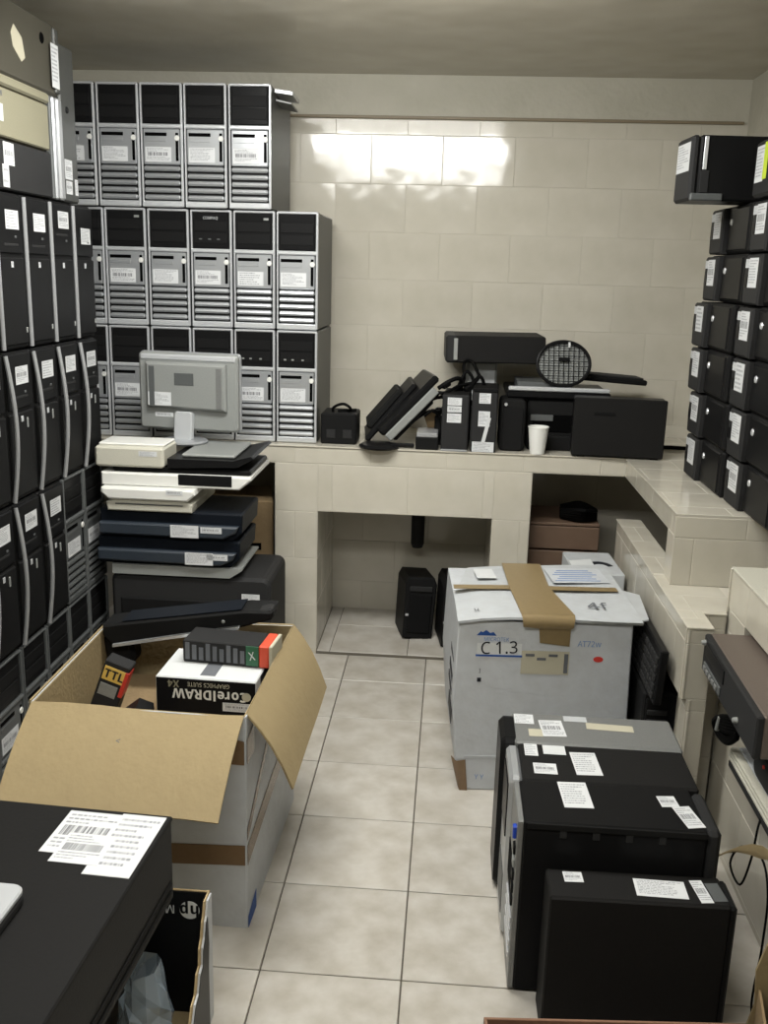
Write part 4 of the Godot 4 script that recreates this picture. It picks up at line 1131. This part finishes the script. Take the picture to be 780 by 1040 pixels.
func text_mesh(words: String, size: float) -> TextMesh:
	var t := TextMesh.new()
	var f := SystemFont.new()
	f.font_names = PackedStringArray(["Droid Sans"])
	t.font = f
	t.text = words
	t.font_size = 32
	t.pixel_size = size / 32.0
	t.depth = 0.0008
	return t

func build_taped_carton() -> void:
	var c := thing("taped_carton", "pale grey shipping carton sealed with brown tape, marked in ink", "box", Vector3(0.055, 0, -2.715), Vector3(0, 4, 0))
	var w := 0.53
	var d := 0.53
	var h := 0.572
	# body, a little crushed at its left corner
	part(c, "body", prism(PackedVector2Array([Vector2(0.025, 0.0), Vector2(w - 0.005, 0.0), Vector2(w, 0.25), Vector2(w - 0.008, h - 0.012), Vector2(0.0, h - 0.012), Vector2(-0.008, 0.30), Vector2(0.008, 0.10)]), d, 0.004), M.box_grey, Vector3(0, 0, -d / 2))
	var rows: Array = []
	for i in 6:
		var f := i / 5.0
		var row: Array = []
		for j in 8:
			var g := j / 7.0
			var x := lerpf(-0.004, w + 0.018, g)
			var yy := h + 0.004 - 0.035 * pow(1.0 - g, 6.0) * (0.4 + 0.6 * f) + 0.005 * sin(5.0 * g + 3.0 * f) - (0.004 if i == 0 else 0.0)
			row.append(Vector3(x + (0.012 * f if j == 0 else 0.0), yy, 0.012 - f * (d + 0.01)))
		rows.append(row)
	part(c, "lid_flap", sheet([rows[0], rows[1], rows[2]], 0.008), M.box_white)
	part(c, "lid_flap", sheet([rows[2], rows[3], rows[4], rows[5]], 0.006), M.box_white)
	part(c, "side_flap", slab4(Vector3(w + 0.016, h - 0.001, -0.01), Vector3(w + 0.016, h - 0.001, -0.30), Vector3(w + 0.075, h - 0.004, -0.26), Vector3(w + 0.045, h - 0.004, -0.03), 0.005), M.box_white)
	# tapes
	part(c, "brown_tape", sheet([[Vector3(0.185, h + 0.0135, 0.0), Vector3(0.345, h + 0.0135, 0.0)], [Vector3(0.18, h + 0.0135, -0.26), Vector3(0.31, h + 0.0135, -0.26)], [Vector3(0.185, h + 0.0135, -0.515), Vector3(0.32, h + 0.0135, -0.515)]], 0.0015), M.tape)
	part(c, "brown_tape", sheet([[Vector3(0.185, h + 0.013, 0.0), Vector3(0.345, h + 0.013, 0.0)], [Vector3(0.187, h + 0.005, 0.0175), Vector3(0.343, h + 0.005, 0.0175)], [Vector3(0.19, h - 0.02, 0.0175), Vector3(0.34, h - 0.02, 0.0175)], [Vector3(0.24, h - 0.03, 0.004), Vector3(0.335, h - 0.03, 0.004)], [Vector3(0.245, h - 0.075, 0.003), Vector3(0.335, h - 0.085, 0.003)]], 0.0015), M.tape)
	part(c, "brown_tape", sheet([[Vector3(0.0, h + 0.0095, -0.235), Vector3(0.18, h + 0.0125, -0.235), Vector3(w, h + 0.0125, -0.235)], [Vector3(0.0, h + 0.0095, -0.275), Vector3(0.18, h + 0.0125, -0.275), Vector3(w, h + 0.0125, -0.275)]], 0.001), M.tape)
	part(c, "corner_tape", sheet([[Vector3(-0.002, 0.10, -0.03), Vector3(0.012, 0.10, 0.004), Vector3(0.04, 0.105, 0.004)], [Vector3(0.022, 0.0, -0.03), Vector3(0.026, 0.0, 0.004), Vector3(0.05, 0.0, 0.004)]], 0.0015), M.tape_dark)
	sticker(c, "paper_label", 0.065, 0.10, M.paper, Vector3(0.115, h + 0.010, -0.40), Vector3(-90, 4, 0))
	sticker(c, "printed_panel", 0.19, 0.16, M.box_grey, Vector3(0.425, h + 0.0115, -0.40), Vector3(-90, 3, 0))
	for k in 6:
		part(c, "print_line", box(Vector3(0.15 - 0.02 * (k % 3), 0.0006, 0.006), 0.0), M.ink_pale_blue, Vector3(0.42, h + 0.0128, -0.34 - 0.022 * k), Vector3(0, 3, 0))
	text(c, "bottle_mark", "4f", 0.07, M.ink_grey, Vector3(0.43, h + 0.0105, -0.10), Vector3(-90, 0, 0))
	text(c, "ink_mark", "u", 0.03, M.ink_grey, Vector3(0.055, h + 0.0075, -0.05), Vector3(-90, 0, 0))
	# the front face
	var zf := 0.0006
	part(c, "blue_emblem", prism(PackedVector2Array([Vector2(-0.03, -0.007), Vector2(0.03, -0.007), Vector2(0.02, 0.004), Vector2(0.01, 0.001), Vector2(-0.002, 0.010), Vector2(-0.012, 0.003), Vector2(-0.018, 0.006)]), 0.001), M.ink_blue, Vector3(0.085, 0.522, zf))
	text(c, "maker_lettering", "MICROTEK", 0.016, M.ink_pale_blue, Vector3(0.115, 0.503, zf))
	sticker(c, "blue_white_panel", 0.135, 0.045, M.paper, Vector3(0.125, 0.468, zf))
	text(c, "ink_number", "C 1.3", 0.052, M.ink_dark, Vector3(0.125, 0.476, 0.0022), Vector3(0, 0, 3))
	span(c, "blue_rule", Vector3(0.055, 0.448, zf), Vector3(0.195, 0.454, 0.002), M.ink_blue, 0.0)
	text(c, "model_lettering", "AT72w", 0.024, M.ink_pale_blue, Vector3(0.395, 0.495, zf))
	sticker(c, "shipping_label", 0.145, 0.075, M.paper_cream, Vector3(0.265, 0.432, zf))
	for k in 3:
		span(c, "label_print", Vector3(0.205 + 0.035 * k, 0.452 - 0.012 * (k % 2), 0.0012), Vector3(0.232 + 0.035 * k, 0.46 - 0.012 * (k % 2), 0.0024), M.ink_grey, 0.0)
	span(c, "label_print", Vector3(0.322, 0.40, 0.0012), Vector3(0.334, 0.462, 0.0024), M.ink_grey, 0.0)
	part(c, "red_sticker", prism(ellipse(0.015, 0.009, 14), 0.001), M.red, Vector3(0.425, 0.447, zf))
	text(c, "small_mark", "I", 0.018, M.ink_grey, Vector3(0.07, 0.40, zf))
	span(c, "small_square", Vector3(0.063, 0.365, 0.0), Vector3(0.075, 0.378, 0.0014), M.ink_dark, 0.0)
	text(c, "handling_mark", "Y Y", 0.022, M.ink_pale_blue, Vector3(0.085, 0.045, zf))
	span(c, "pale_strip", Vector3(0.035, 0.108, 0.0), Vector3(0.14, 0.118, 0.0015), M.box_white, 0.0)
	for k in 4:
		part(c, "side_mark", box(Vector3(0.002, [0.03, 0.022, 0.05, 0.03][k], 0.12), 0.0), M.ink_dark, Vector3([-0.0065, -0.0085, -0.0055, -0.004][k], [0.35, 0.31, 0.225, 0.40][k], -0.12), Vector3(8, 0, 0))

func build_white_carton() -> void:
	var c := thing("white_carton", "white carton with curved black print behind the taped carton", "box", Vector3(0.575, 0, -3.47), Vector3(0, 3, 0))
	span(c, "carton", Vector3(-0.11, 0, -0.14), Vector3(0.07, 0.535, 0.14), M.box_white, 0.004)
	var rows: Array = [[], []]
	for k in 9:
		var a := PI * (0.1 + 0.8 * k / 8.0)
		rows[0].append(Vector3(0.05 * cos(a), 0.5358, 0.06 - 0.075 * sin(a)))
		rows[1].append(Vector3(0.03 * cos(a), 0.5358, 0.06 - 0.045 * sin(a)))
	part(c, "black_print", sheet(rows, 0.001), M.ink_dark)
	part(c, "lid_flap", slab4(Vector3(-0.11, 0.537, 0.0), Vector3(-0.11, 0.537, 0.135), Vector3(-0.03, 0.545, 0.135), Vector3(-0.03, 0.545, 0.0), 0.004), M.paper)

# ------------------------------------------------------------------ towers on the floor by the cabinet
func build_floor_towers() -> void:
	# t1: grey, at the back
	var a := thing("grey_floor_tower", "grey computer tower with black rounded front next to the taped carton", "computer", Vector3(0.165, 0, -2.302))
	span(a, "case", Vector3(0.035, 0.004, -0.084), Vector3(0.45, 0.43, 0.084), M.steel, 0.005)
	part(a, "rounded_front", prism(rounded(0.168, 0.425, 0.03, 4), 0.05, 0.012), M.black_satin, Vector3(0.025, 0.2165, 0), Vector3(0, 90, 0))
	sticker(a, "paper_label", 0.05, 0.055, label_mats[3], Vector3(0.065, 0.4302, -0.045), Vector3(-90, 0, 0))
	sticker(a, "paper_label", 0.035, 0.04, M.paper_cream, Vector3(0.09, 0.4302, 0.03), Vector3(-90, 0, 0))
	sticker(a, "paper_label", 0.06, 0.09, label_mats[1], Vector3(0.135, 0.4302, 0.0), Vector3(-90, 4, 0))
	sticker(a, "masking_tape", 0.06, 0.03, M.box_white, Vector3(0.20, 0.4302, -0.06), Vector3(-90, 0, 0))
	sticker(a, "masking_tape", 0.12, 0.035, M.paper_cream, Vector3(0.285, 0.4302, -0.022), Vector3(-90, -3, 0))
	# t2: black with silver bezel
	var b := thing("black_floor_tower", "black computer tower with silver front bezel next to the grey tower", "computer", Vector3(0.178, 0, -2.124))
	span(b, "case", Vector3(0.028, 0.004, -0.09), Vector3(0.432, 0.43, 0.09), M.black_case, 0.005)
	part(b, "silver_bezel", prism(rounded(0.178, 0.425, 0.02, 4), 0.03, 0.008), M.silver, Vector3(0.014, 0.2165, 0), Vector3(0, 90, 0))
	span(b, "black_recess", Vector3(0.0285, 0.20, 0.0), Vector3(0.0, 0.20, 0.0), M.black, 0.0)
	span(b, "drive_panel", Vector3(-0.004, 0.26, -0.065), Vector3(0.002, 0.40, 0.065), M.black_satin, 0.002)
	span(b, "lower_grille", Vector3(-0.003, 0.05, -0.065), Vector3(0.002, 0.16, 0.065), M.grey_dark, 0.002)
	sticker(b, "paper_label", 0.032, 0.06, label_mats[3], Vector3(0.058, 0.4302, -0.055), Vector3(-90, 0, 0))
	sticker(b, "round_ended_label", 0.055, 0.045, M.paper, Vector3(0.115, 0.4302, -0.06), Vector3(-90, 0, 0))
	sticker(b, "grey_label", 0.055, 0.05, label_mats[4], Vector3(0.085, 0.4302, 0.035), Vector3(-90, 0, 0))
	sticker(b, "paper_label", 0.062, 0.11, label_mats[0], Vector3(0.185, 0.4302, 0.0), Vector3(-90, 3, 0))
	# t3: black, rear sockets turned to the aisle
	var c := thing("black_floor_tower", "black tower with its rear sockets facing the aisle, side panel uncovered", "computer", Vector3(0.185, 0, -1.942))
	span(c, "case", Vector3(0.012, 0.004, -0.088), Vector3(0.40, 0.43, 0.086), M.black_satin, 0.004)
	span(c, "plastic_front", Vector3(0.40, 0.004, -0.085), Vector3(0.432, 0.428, 0.083), M.charcoal, 0.01)
	span(c, "rear_plate", Vector3(0.0, 0.006, -0.086), Vector3(0.013, 0.428, 0.084), M.steel, 0.002)
	span(c, "fan_opening", Vector3(-0.002, 0.20, -0.075), Vector3(0.001, 0.29, 0.015), M.hole, 0.001)
	span(c, "blue_socket", Vector3(-0.008, 0.372, 0.05), Vector3(0.001, 0.402, 0.066), M.blue_plastic, 0.002)
	for k in 5:
		span(c, "socket", Vector3(-0.005, 0.335 - 0.032 * k, 0.045), Vector3(0.001, 0.357 - 0.032 * k, 0.07), M.black if k != 1 else M.grey_plastic, 0.002)
	for k in 4:
		span(c, "slot_cover", Vector3(-0.004, 0.165 - 0.03 * k, -0.06), Vector3(0.001, 0.18 - 0.03 * k, 0.07), M.silver_bright, 0.002)
	for k in 4:
		span(c, "screw_block", Vector3(0.09 + 0.07 * k, 0.395, 0.086), Vector3(0.105 + 0.07 * k, 0.415, 0.088), M.charcoal, 0.001)
	span(c, "panel_rail", Vector3(0.02, 0.414, 0.086), Vector3(0.40, 0.428, 0.090), M.black_matte, 0.001)
	sticker(c, "paper_label", 0.065, 0.11, label_mats[0], Vector3(0.135, 0.4302, -0.035), Vector3(-90, 3, 0))
	sticker(c, "paper_label", 0.04, 0.045, label_mats[4], Vector3(0.34, 0.4302, -0.03), Vector3(-90, 6, 0))
	sticker(c, "bar_code_label", 0.04, 0.085, label_mats[1], Vector3(0.372, 0.4302, 0.03), Vector3(-90, 12, 0))
	# t5: low black case in front
	var e := thing("black_floor_tower", "short black computer case standing on edge ahead of the other floor towers", "computer", Vector3(0.247, 0, -1.78), Vector3(0, 1.0, 0))
	span(e, "case", Vector3(0.0, 0.004, -0.05), Vector3(0.365, 0.338, 0.048), M.black_case, 0.004)
	span(e, "side_cover", Vector3(0.001, 0.006, 0.046), Vector3(0.362, 0.335, 0.051), M.black_case, 0.002)
	span(e, "plastic_front", Vector3(0.360, 0.004, -0.048), Vector3(0.378, 0.335, 0.049), M.black, 0.006)
	sticker(e, "bar_code_label", 0.04, 0.035, label_mats[4], Vector3(0.055, 0.3382, -0.022), Vector3(-90, 2, 0))
	sticker(e, "paper_label", 0.105, 0.058, label_mats[0], Vector3(0.232, 0.3382, 0.002), Vector3(-90, -2, 0))
	sticker(e, "bar_code_label", 0.026, 0.075, label_mats[1], Vector3(0.315, 0.3382, 0.004), Vector3(-90, 6, 0))
	sticker(e, "dark_label", 0.028, 0.06, M.grey_dark, Vector3(0.345, 0.3382, 0.004), Vector3(-90, 6, 0))

func build_right_corner() -> void:
	# black tower and keyboard between carton and side counter
	var a := thing("shadowed_tower", "black tower in the gap between taped carton and side counter", "computer", Vector3(0.625, 0.0, -2.86))
	span(a, "case", Vector3(-0.02, 0.004, -0.22), Vector3(0.14, 0.385, 0.20), M.black, 0.006)
	span(a, "front_panel", Vector3(-0.012, 0.02, 0.20), Vector3(0.055, 0.37, 0.208), M.black_satin, 0.003)
	for k in 5:
		span(a, "grille_slat", Vector3(-0.008, 0.20 + 0.03 * k, 0.208), Vector3(0.05, 0.216 + 0.03 * k, 0.214), M.charcoal, 0.002)
	var kb := thing("black_keyboard", "black keyboard standing on edge against the tiled ledge", "keyboard", Vector3(0.624, 0.3865, -2.80), Vector3(0, 0, -3))
	span(kb, "tray", Vector3(-0.012, 0.0, -0.23), Vector3(0.012, 0.165, 0.23), M.black_satin, 0.004)
	for r in 5:
		for k in 14:
			part(kb, "key", box(Vector3(0.007, 0.020, 0.026), 0.002), M.charcoal, Vector3(-0.014, 0.022 + 0.027 * r, -0.205 + 0.0315 * k))
	var bag := thing("blue_plastic_bag", "crumpled bluish plastic bag in front of the shadowed tower", "bag", Vector3(0.612, 0.0, -2.58))
	part(bag, "bag_film", crumple(0.05, 0.26, 11), M.film)
	# video player
	var v := thing("video_player", "brown-grey video player sticking out of the cabinet slot", "video player", Vector3(0.70, 0.5535, -2.445), Vector3(0, -1.5, 0))
	span(v, "case", Vector3(0.015, 0.006, 0.0), Vector3(0.36, 0.108, 0.50), M.brown_grey, 0.004)
	span(v, "front_panel", Vector3(0.0, 0.004, 0.0), Vector3(0.018, 0.106, 0.50), M.charcoal, 0.004)
	span(v, "tape_slot", Vector3(-0.003, 0.055, 0.03), Vector3(0.001, 0.092, 0.22), M.black_satin, 0.002)
	span(v, "button_strip", Vector3(-0.004, 0.016, 0.03), Vector3(0.001, 0.040, 0.20), M.grey_dark, 0.002)
	for k in 5:
		span(v, "button", Vector3(-0.008, 0.020, 0.04 + 0.03 * k), Vector3(-0.003, 0.034, 0.06 + 0.03 * k), M.steel, 0.002)
	for k in 2:
		part(v, "knob", lathe([Vector2(0, 0.012), Vector2(0.006, 0.010), Vector2(0.008, 0.0)], 14), M.grey_plastic, Vector3(0.0, [0.03, 0.085][k], [0.36, 0.015][k]), Vector3(0, 0, 90))
	for s in [0.05, 0.45]:
		span(v, "foot", Vector3(0.12, 0.0, s - 0.015), Vector3(0.16, 0.006, s + 0.015), M.rubber, 0.001)
	# pale desktop unit in the lower slot
	var d := thing("pale_flat_unit", "pale grey flat unit with ribbed front in the lower cabinet slot", "computer", Vector3(0.735, 0.3855, -2.245), Vector3(0, 0, 0))
	span(d, "case", Vector3(0.02, 0.0, 0.0), Vector3(0.36, 0.052, 0.50), M.box_white, 0.004)
	span(d, "dark_base", Vector3(0.0, 0.0, 0.0), Vector3(0.022, 0.016, 0.50), M.charcoal, 0.002)
	for k in 3:
		span(d, "rib", Vector3(0.0, 0.018 + 0.012 * k, 0.0), Vector3(0.021, 0.027 + 0.012 * k, 0.50), M.putty, 0.002)
	var o := thing("dark_round_unit", "dark rounded unit resting on the pale flat unit below the video player", "speaker", Vector3(0.80, 0.438, -2.02))
	part(o, "body", prism(rounded(0.20, 0.078, 0.03, 4), 0.16, 0.008), M.charcoal, Vector3(0.03, 0.039, 0.0), Vector3(0, 90, 0))
	part(o, "red_lamp_cap", lathe([Vector2(0, 0.003), Vector2(0.004, 0.003), Vector2(0.005, 0)], 10), M.red, Vector3(-0.051, 0.055, -0.02), Vector3(0, 0, 90))
	# cable bundle hanging under the video player
	var w := thing("cable_bundle", "bunched black lead lying under the video player", "cable", Vector3(0.716, 0.455, -2.225))
	for k in 6:
		var f := 0.008 * k
		part(w, "loop", tube([Vector3(0.03, 0.075 - f * 0.4, 0.06), Vector3(-0.005, 0.080 - f, 0.02), Vector3(-0.022 + f * 0.2, 0.045 - f * 0.5, -0.035 - f * 0.4), Vector3(-0.012, 0.010 + f * 0.3, -0.03), Vector3(0.0, 0.008 + f * 0.4, 0.015), Vector3(0.01, 0.04 + f * 0.3, 0.05)], 0.0065), M.rubber)
	part(w, "tie", box(Vector3(0.018, 0.05, 0.010), 0.003), M.grey_plastic, Vector3(-0.014, 0.045, -0.015), Vector3(20, 0, 0))
	var lw := thing("thin_black_lead", "thin black lead looping down from the cabinet slot to the floor", "cable", Vector3(0, 0, 0))
	part(lw, "lead", tube([Vector3(0.755, 0.395, -2.02), Vector3(0.728, 0.384, -1.97), Vector3(0.722, 0.30, -1.97), Vector3(0.712, 0.22, -1.99), Vector3(0.705, 0.235, -2.05), Vector3(0.715, 0.30, -2.02), Vector3(0.73, 0.33, -1.93), Vector3(0.735, 0.27, -1.88), Vector3(0.73, 0.15, -1.86), Vector3(0.72, 0.004, -1.84), Vector3(0.74, 0.004, -1.75)], 0.0026), M.rubber)
	part(lw, "outlet", box(Vector3(0.012, 0.05, 0.05), 0.003), M.putty, Vector3(0.796, 0.48, -2.36))
	# twisted brown tape
	var t := thing("torn_brown_tape", "twisted strip of torn brown packing tape hanging by the floor towers", "tape", Vector3(0, 0, 0))
	var rows: Array = [[], [], []]
	for k in 9:
		var f := k / 8.0
		var p := Vector3(0.665, 0.265, -2.03).lerp(Vector3(0.78, 0.42, -1.80), f) + Vector3(0, 0.02 * sin(5.0 * f), 0)
		var wd: float = [0.012, 0.007, 0.011, 0.015, 0.016, 0.009, 0.004, 0.006, 0.012][k]
		var tw := 0.5 + 2.2 * f
		for i in 3:
			rows[i].append(p + Vector3(0.3 * cos(tw), sin(tw), 0.4 * cos(tw)) * wd * (i - 1) + Vector3(0, 0, 0.004 * (i % 2)))
	part(t, "tape_strip", sheet(rows, 0.0012), M.cardboard)
	# cardboard pieces low on the right
	var c := thing("torn_cardboard_box", "torn brown cardboard box on the floor beside the short black case", "box", Vector3(0.648, 0.0, -1.68), Vector3(0, -4, 0))
	part(c, "torn_side", prism(PackedVector2Array([Vector2(0.0, 0.10), Vector2(0.012, 0.16), Vector2(0.006, 0.24), Vector2(0.02, 0.30), Vector2(0.05, 0.345), Vector2(0.09, 0.33), Vector2(0.14, 0.37), Vector2(0.14, 0.0), Vector2(0.02, 0.0)]), 0.006), M.cardboard, Vector3(0, 0, 0.0))
	part(c, "side_wall", slab4(Vector3(0.02, 0, 0.0), Vector3(0.0, 0, 0.25), Vector3(0.0, 0.16, 0.25), Vector3(0.02, 0.20, 0.0), 0.005), M.cardboard_dark)
	span(c, "grey_packing", Vector3(0.03, 0.0, 0.02), Vector3(0.135, 0.20, 0.22), M.charcoal, 0.02)
	var n := thing("low_cardboard_box", "low open cardboard box whose brown rim crosses ahead of the short case", "box", Vector3(0.115, 0.0, -1.555), Vector3(0, 4.0, 0))
	span(n, "far_wall", Vector3(0.0, 0, 0.0), Vector3(0.50, 0.192, 0.006), M.cardboard_brown, 0.001)
	span(n, "near_wall", Vector3(0.0, 0, 0.34), Vector3(0.50, 0.192, 0.346), M.cardboard_brown, 0.001)
	span(n, "end_wall", Vector3(0.0, 0, 0.006), Vector3(0.006, 0.192, 0.34), M.cardboard_brown, 0.001)
	span(n, "end_wall", Vector3(0.494, 0, 0.006), Vector3(0.50, 0.192, 0.34), M.cardboard_brown, 0.001)
	span(n, "bottom", Vector3(0.006, 0, 0.006), Vector3(0.494, 0.006, 0.34), M.cardboard_brown, 0.0)

func crumple(r: float, h: float, seed_: int) -> Mesh:
	var g := RandomNumberGenerator.new()
	g.seed = seed_
	var st := new_st()
	var rings: Array = []
	var n := 10
	for i in 8:
		var f := i / 7.0
		var ring: Array = []
		for k in n:
			var a := TAU * k / n
			var q := r * (0.75 + 0.5 * g.randf()) * (1.0 - 0.45 * f)
			ring.append(Vector3(q * cos(a), f * h + g.randf_range(-0.012, 0.012) * (1.0 if i > 0 else 0.0), q * sin(a)))
		rings.append(ring)
	for i in 7:
		for k in n:
			var a: Vector3 = rings[i][k]
			var b: Vector3 = rings[i][(k + 1) % n]
			var c: Vector3 = rings[i + 1][(k + 1) % n]
			var d: Vector3 = rings[i + 1][k]
			var m := (a + b + c + d) * 0.25
			tri(st, a, b, c, (b - a).cross(c - a) * (1.0 if (b - a).cross(c - a).dot(Vector3(m.x, 0, m.z)) > 0 else -1.0))
			tri(st, a, c, d, (c - a).cross(d - a) * (1.0 if (c - a).cross(d - a).dot(Vector3(m.x, 0, m.z)) > 0 else -1.0))
	return st.commit()

# ------------------------------------------------------------------ foreground
func build_foreground() -> void:
	var yt := 0.55
	var a := thing("large_black_case", "large black computer case lying flat with white labels on its top", "computer", Vector3(-0.492, yt - 0.175, -1.60), Vector3(0, -3, 0))
	span(a, "case", Vector3(-0.46, 0.0, 0.004), Vector3(0.0, 0.173, 0.62), M.black, 0.006)
	span(a, "top_cover", Vector3(-0.46, 0.166, 0.0), Vector3(0.001, 0.175, 0.62), M.black_case, 0.003)
	for k in 2:
		span(a, "side_rib_and_reflection", Vector3(0.0, 0.02 + 0.02 * k, 0.02), Vector3(0.003, 0.028 + 0.02 * k, 0.60), M.black_matte, 0.001)
	var y := 0.1753
	sticker(a, "service_label", 0.115, 0.135, label_mats[1], Vector3(-0.137, y, 0.082), Vector3(-90, 0, 0))
	sticker(a, "service_label", 0.09, 0.09, label_mats[4], Vector3(-0.120, y + 0.0006, 0.13), Vector3(-90, 0, 0))
	sticker(a, "service_label", 0.085, 0.19, label_mats[0], Vector3(-0.050, y + 0.0003, 0.105), Vector3(-90, 0, 0))
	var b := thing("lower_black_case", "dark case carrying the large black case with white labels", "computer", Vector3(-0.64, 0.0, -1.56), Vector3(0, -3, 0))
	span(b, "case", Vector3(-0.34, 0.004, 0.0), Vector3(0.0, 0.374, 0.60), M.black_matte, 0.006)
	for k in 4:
		span(b, "side_rib_and_reflection", Vector3(0.0, 0.06 + 0.08 * k, 0.02), Vector3(0.004, 0.075 + 0.08 * k, 0.58), M.brown_grey, 0.001)  # brown lines paint a reflection on the dark side
	var l := thing("silver_laptop", "closed silver laptop with a dark base on the large black case", "laptop", Vector3(-0.655, yt + 0.001, -1.33), Vector3(0, -2, 0))
	part(l, "base", prism(rounded(0.30, 0.24, 0.02, 4), 0.016, 0.003), M.charcoal, Vector3(-0.15, 0.008, 0.12), Vector3(-90, 0, 0))
	part(l, "lid", prism(rounded(0.30, 0.24, 0.02, 4), 0.011, 0.003), M.silver_bright, Vector3(-0.15, 0.0225, 0.12), Vector3(-90, 0, 0))
	# torn printed carton with a plastic bag
	var c := thing("torn_black_carton", "torn black printed carton with a round white emblem beside the black case", "box", Vector3(-0.455, 0.0, -1.72))
	var w := 0.165
	span(c, "back_wall", Vector3(-w, 0.0, 0.0), Vector3(0.0, 0.30, 0.004), M.black_satin, 0.0)
	span(c, "outer_liner", Vector3(-w, 0.0, -0.004), Vector3(0.0, 0.302, 0.0), M.cardboard_edge, 0.0)
	span(c, "left_wall", Vector3(-w - 0.004, 0.0, 0.0), Vector3(-w, 0.30, 0.40), M.black_satin, 0.0)
	span(c, "bottom", Vector3(-w, 0.0, 0.004), Vector3(0.0, 0.004, 0.40), M.cardboard, 0.0)
	var jag := PackedVector2Array([Vector2(0, 0), Vector2(0, 0.30), Vector2(0.03, 0.302), Vector2(0.042, 0.275), Vector2(0.05, 0.268), Vector2(0.06, 0.24), Vector2(0.075, 0.225), Vector2(0.08, 0.19), Vector2(0.10, 0.185), Vector2(0.115, 0.15), Vector2(0.14, 0.145), Vector2(0.17, 0.10), Vector2(0.22, 0.09), Vector2(0.28, 0.05), Vector2(0.40, 0.04), Vector2(0.40, 0)])
	part(c, "torn_wall", prism(jag, 0.004), M.box_grey, Vector3(0.002, 0, 0), Vector3(0, -90, 0))
	var pr := PackedVector2Array([Vector2(0.034, 0.0)])
	for q in jag:
		if q.x >= 0.042:
			pr.append(q - Vector2(-0.001, 0.006 if q.y > 0.0 else 0.0))
	pr.insert(1, Vector2(0.036, 0.15))
	pr.insert(2, Vector2(0.03, 0.20))
	pr.insert(3, Vector2(0.037, 0.27))
	part(c, "black_print", prism(pr, 0.001), M.black_satin, Vector3(0.0046, 0, 0), Vector3(0, -90, 0))
	var jag2 := PackedVector2Array()
	for q in jag:
		jag2.append(Vector2(q.x + (0.012 if q.y > 0.0 and q.x > 0.0 else 0.0), q.y + (0.006 if q.y > 0.0 else 0.0)))
	part(c, "torn_liner", prism(jag2, 0.003), M.cardboard_edge, Vector3(-0.0015, 0, 0), Vector3(0, -90, 0))
	part(c, "white_emblem", prism(ellipse(0.021, 0.021, 24), 0.001), M.white_plastic, Vector3(-0.042, 0.258, 0.0045))
	text(c, "emblem_lettering", "hp", 0.036, M.black_satin, Vector3(-0.042, 0.258, 0.0055), Vector3(0, 0, 180), true)
	text(c, "panel_lettering", "M", 0.026, M.paper, Vector3(-0.084, 0.258, 0.0045), Vector3(0, 0, 180))
	var g := thing("clear_plastic_bag", "crumpled clear plastic bag inside the torn black carton", "bag", Vector3(-0.55, 0.005, -1.58))
	part(g, "bag_film", crumple(0.062, 0.225, 5), M.film)

# ------------------------------------------------------------------ scene
func _ready() -> void:
	rng.seed = 4711
	var cam := Camera3D.new()
	cam.name = "camera"
	var pitch := 0.2452
	var yaw := -0.0657
	var roll := 0.0277
	var fw := Vector3(sin(yaw) * cos(pitch), -sin(pitch), -cos(yaw) * cos(pitch))
	var rt := Vector3(cos(yaw), 0, sin(yaw))
	var up := rt.cross(fw)
	cam.transform = Transform3D(Basis(rt * cos(roll) + up * sin(roll), up * cos(roll) - rt * sin(roll), -fw), Vector3(0, 1.5644, 0))
	cam.fov = rad_to_deg(2.0 * atan(520.0 / 975.5))
	cam.near = 0.05
	add_child(cam)
	cam.current = true
	var env := Environment.new()
	env.background_mode = Environment.BG_COLOR
	env.background_color = Color(0.03, 0.03, 0.03)
	env.ambient_light_source = Environment.AMBIENT_SOURCE_DISABLED
	env.tonemap_mode = Environment.TONE_MAPPER_LINEAR
	env.tonemap_exposure = 1.0
	env.sdfgi_enabled = true
	env.ssao_enabled = true
	env.ssil_enabled = true
	var we := WorldEnvironment.new()
	we.name = "environment"
	we.environment = env
	add_child(we)
	make_materials()
	ceiling_light(-2.50, -0.37, 4.4, "fluorescent ceiling light mirrored high on the glossy tiled wall")
	ceiling_light(-0.85, -0.36, 2.4, "fluorescent ceiling light mirrored lower on the glossy tiled wall")
	build_room()
	build_counters()
	build_silver_stack()
	build_left_stack()
	build_right_stack()
	build_equipment_pile()
	build_taped_carton()
	build_white_carton()
	build_open_carton()
	build_floor_towers()
	build_foreground()
	build_right_corner()
	build_counter_items()
	build_niche_items()
